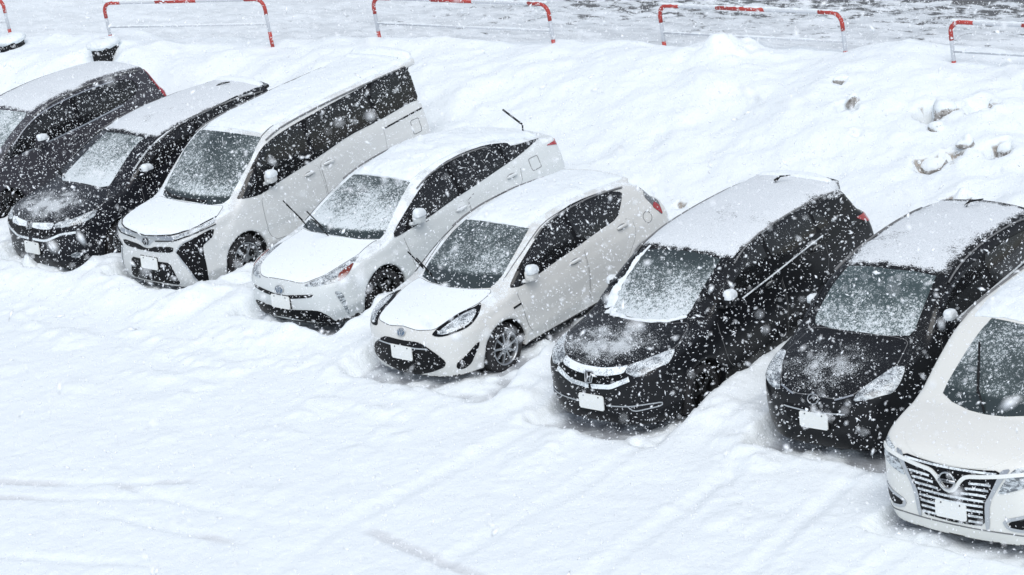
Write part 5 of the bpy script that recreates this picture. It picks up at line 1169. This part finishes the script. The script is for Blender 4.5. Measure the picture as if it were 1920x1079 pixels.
# the road beyond the barriers: churned slush, bare and dark towards the far right
dist = t.math('SUBTRACT', py_, t.math('ADD', t.math('MULTIPLY', px_, .145), 9.5))     # metres behind the crest line
road = t.math('MULTIPLY', t.ramp(dist, .25, .75), t.ramp(px_, -18, -6, .45, 1))
nA = t.noise(P, 5.0, 5, .72, stretch=(.6, 1.3, 1)); nB = t.noise(P, .45, 2, .5)
bare = t.math('ADD', t.math('MULTIPLY', t.math('MULTIPLY', t.ramp(dist, .3, 4.5, .0, .25), t.ramp(dist, 6.5, 8.5, 1, 0)), t.ramp(px_, -14, -3)), t.math('MULTIPLY', t.math('SUBTRACT', nB, .5), .12))
kk = t.ramp(t.math('SUBTRACT', t.math('ADD', nA, bare), .64), -.02, .10)
grey = t.mix(t.ramp(t.noise(P, 3.5, 5, .65, stretch=(.5, 1.5, 1)), .35, .65), (.50, .535, .565), (.72, .765, .80))
col = t.mix(t.math('MULTIPLY', road, .85), col, grey)
col = t.mix(t.math('MULTIPLY', road, kk), col, (.12, .125, .13))
t.lk(col, t.b.inputs['Base Color'])
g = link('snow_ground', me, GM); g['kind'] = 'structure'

# ---------------------------------------------------------------- barriers on the crest
M_['barwhite'] = dusty('barrier_white', (.60, .63, .67), .5, 0, .5, None, 0, 50, .2, .9, (.1, .9))
M_['barred'] = dusty('barrier_red', (.42, .05, .04), .5, 0, .28, None, 0, 50, .2, .9, (.1, .8))
def hz(x, y): return float(terrain(np.array([x]), np.array([y]))[0][0])
def barrier(p0, p1, ztop, label, foot=None, back=(0, 0)):
    p0 = Vector((*p0, 0)); p1 = Vector((*p1, 0)); L = (p1 - p0).length; d = (p1 - p0) / L
    root = bpy.data.objects.new('barrier', None); COL.objects.link(root)
    root.location = (p0.x, p0.y, ztop - .82); root.rotation_euler = (0, 0, math.atan2(d.y, d.x))
    root['label'] = label; root['category'] = 'barrier'; root['group'] = 'red and white pipe barriers on the snow bank'
    r = .16; pts = [(0, 0, 0)] + [(r - r * math.cos(a), 0, .82 - r + r * math.sin(a)) for a in np.linspace(0, math.pi / 2, 8)]
    full = pts + [(L - x, y, z) for x, y, z in pts[::-1]]
    ln = [0]
    for a, b in zip(full[:-1], full[1:]): ln.append(ln[-1] + math.dist(a, b))
    T = ln[-1]
    def seg(a, b):
        S = sorted(set([a, b] + [q for q in ln if a < q < b])); out = []
        for q in S: out.append(tuple(np.interp(q, ln, [p[i] for p in full]) for i in range(3)))
        return out
    link('frame_pipe', mesh_py('frame_pipe', *tube(full, .029, 10)), M_['barwhite'], root)
    bands = [(0.0, .27), (.56, 1.12), (T / 2 - .22 - .32, T / 2 + .30), (T - 1.12, T - .56), (T - .27, T)]
    for a, b in bands:
        link('red_band', mesh_py('red_band', *tube(seg(a, b), .0315, 10)), M_['barred'], root)
    link('middle_rail', mesh_py('middle_rail', *tube([(.02, 0, .40), (L - .02, 0, .40)], .017, 8)), M_['barwhite'], root)
    S = [(x, y, z) for x, y, z in seg(.80, T - .80)]
    n = 70; ps = []
    rr = random.Random(int(L * 100 + p0.x * 10))
    q = seg(.70, T - .70); q = [tuple(np.interp(u, [0, 1], [q[0][i], q[-1][i]]) for i in range(3)) for u in np.linspace(0, 1, n)]
    link('rail_snow', mesh_py('rail_snow', *tube([(x, y, .845 + rr.uniform(-.004, .003)) for x, y, z in q], [.017 + rr.uniform(-.009, .007) for _ in q], 7)), M_['snow'], root)
    link('rail_snow', mesh_py('rail_snow', *tube([(x, y, .412 + rr.uniform(-.004, .003)) for x, y, z in q], [.013 + rr.uniform(-.006, .006) for _ in q], 7)), M_['snow'], root)
    if foot is not None:
        fx, fz = foot
        f = link('weight_block', mesh_py('weight_block', *box((fx, -.32, fz), (.34, .34, .30)), smooth=False), M_['dark'], root)
        b = f.modifiers.new('edge', 'BEVEL'); b.width = .02; b.segments = 2
        link('block_snow', mesh_py('block_snow', *blob((fx - .05, -.28, fz + .17), (.26, .28, .09), 2.4, 24, 12, jit=.06, seed=int(fx * 10) + 3)), M_['snow'], f)
    return root
barrier((-19.6, 6.45), (-16.52, 7.1), 1.70, 'barrier cut off at the far left with only its right post showing', foot=(3.42, .0))
barrier((-13.94, 7.28), (-10.75, 8.04), 1.69, 'left barrier rising behind the dark grey and black cars, one end on a black block', foot=(.10, .03))
barrier((-8.89, 8.68), (-5.38, 8.93), 1.61, 'barrier behind the space between the tall white van and the raised rear wiper', back=(1, 1))
barrier((-3.66, 9.45), (-.52, 9.62), 1.52, 'barrier with a heap of snow covering the middle of its lower rail')
barrier((1.33, 9.51), (4.6, 9.62), 1.53, 'barrier at the right edge, bent red corner and one pale post in view')

# ---------------------------------------------------------------- dirty clods in the bank
CM = mat('dirty_ice', (.30, .27, .24), .85, spec=.2); t = NT(CM)
P = t.coord(); n = t.noise(P, 9, 5, .7); geo = t.new('ShaderNodeNewGeometry')
nz = t.sep(geo.outputs['Normal'])[2]
kk = t.ramp(t.math('ADD', t.math('MULTIPLY', nz, .8), t.math('SUBTRACT', n, .5)), -.02, .22)
t.lk(t.mix(kk, t.mix(t.ramp(n, .3, .7), (.12, .105, .095), (.60, .57, .54)), SNOW), t.b.inputs['Base Color']); t.bump(n, .03, .7)
def clod(x, y, s, label, sink=.3, seed=0):
    s = tuple(q * .72 for q in s); sink += .14
    r = random.Random(seed); V, F = blob((0, 0, 0), s, 2.3, 22, 14)
    V = [Vector(v) for v in V]
    ks = [(r.uniform(2, 5) / max(s), r.uniform(0, 6), Vector((r.gauss(0, 1), r.gauss(0, 1), r.gauss(0, 1))).normalized()) for _ in range(9)]
    W_ = []
    for v in V:
        q = sum(math.sin(v.dot(k[2]) * k[0] + k[1]) for k in ks) / 9
        W_.append(v * (1 + .95 * q))
    o = link('snow_clod', mesh_py('snow_clod', W_, F), CM)
    o.location = (x, y, hz(x, y) + s[2] * (1 - 2 * sink)); o.rotation_euler = (r.uniform(-.3, .3), r.uniform(-.3, .3), r.uniform(0, 6))
    o['label'] = label; o['category'] = 'dirty snow lump'; o['group'] = 'dirty lumps showing through the snow bank'
clod(2.10, 8.02, (.27, .24, .30), 'largest brown and white lump, rounded like a snowball', .28, 1)
clod(2.30, 7.55, (.22, .14, .10), 'flat dirty slab at the foot of the largest lump', .3, 2)
clod(2.68, 6.86, (.30, .16, .13), 'wide low dirty lump below the largest one', .35, 3)
clod(3.00, 7.12, (.13, .11, .15), 'small dirty lump up against the wide low one', .3, 4)
clod(2.62, 8.22, (.20, .12, .14), 'dirty lump highest on the right of the bank', .35, 5)
clod(3.40, 7.32, (.16, .14, .32), 'upright crumbling dirty lump at the right of the others', .25, 6)
clod(3.60, 6.10, (.22, .15, .18), 'lowest brown lump, nearest the small black hatchback', .3, 7)
clod(.34, 8.36, (.15, .08, .09), 'dark clod at the top of the small collapsed hollow', .35, 8)
clod(.86, 7.80, (.09, .08, .13), 'narrow dark clod halfway down the collapsed hollow', .3, 9)

# ---------------------------------------------------------------- falling snow
FM = mat('snowflake', (.90, .93, .96), .7, spec=.2)
r = np.random.default_rng(12)
cp = np.array(CAM); A = np.stack([np.array(rt2), np.array(up2), np.array(fw)])
lo = np.array([-22., -18.5, .1]); hi = np.array([24., 14., 13.5])
N = 2600000
Pf = lo + r.random((int(N * .46), 3)) * (hi - lo)
d = (Pf - cp) @ A.T
m = (d[:, 2] > 2.2) & ((d[:, 2] > 9) | (r.random(len(Pf)) < .8)) & (d[:, 2] < 38) & (np.abs(d[:, 0]) < d[:, 2] * .215 + 1.2) & (np.abs(d[:, 1]) < d[:, 2] * .12 + .9)
Pf = Pf[m]
hgt = terrain(Pf[:, 0], Pf[:, 1])[0]; Pf = Pf[Pf[:, 2] > hgt + .12]
n = len(Pf)
sz = np.clip(r.lognormal(math.log(.0040), .33, n), .0022, .0095)
sz[r.random(n) < .012] *= 2.3
base = np.array([[1, 0, 0], [-1, 0, 0], [0, 1, 0], [0, -1, 0], [0, 0, 1], [0, 0, -1.]])
q = r.normal(size=(n, 4)); q /= np.linalg.norm(q, axis=1)[:, None]; w_, x_, y_, z_ = q.T
R = np.stack([1 - 2 * (y_**2 + z_**2), 2 * (x_*y_ - z_*w_), 2 * (x_*z_ + y_*w_), 2 * (x_*y_ + z_*w_), 1 - 2 * (x_**2 + z_**2), 2 * (y_*z_ - x_*w_), 2 * (x_*z_ - y_*w_), 2 * (y_*z_ + x_*w_), 1 - 2 * (x_**2 + y_**2)], 1).reshape(n, 3, 3)
B = base[None] * (r.uniform(.55, 1.5, (n, 6, 1))) * np.array([1.9, .8, .55])
V = Pf[:, None] + sz[:, None, None] * np.einsum('nij,nkj->nki', R, B)
oct_ = np.array([[0, 2, 4], [2, 1, 4], [1, 3, 4], [3, 0, 4], [2, 0, 5], [1, 2, 5], [3, 1, 5], [0, 3, 5]])
F = (np.arange(n)[:, None, None] * 6 + oct_[None]).reshape(-1, 3)
fl = link('falling_snow', mesh_np('falling_snow', V.reshape(-1, 3), F), FM); fl['kind'] = 'stuff'
print('flakes', n)
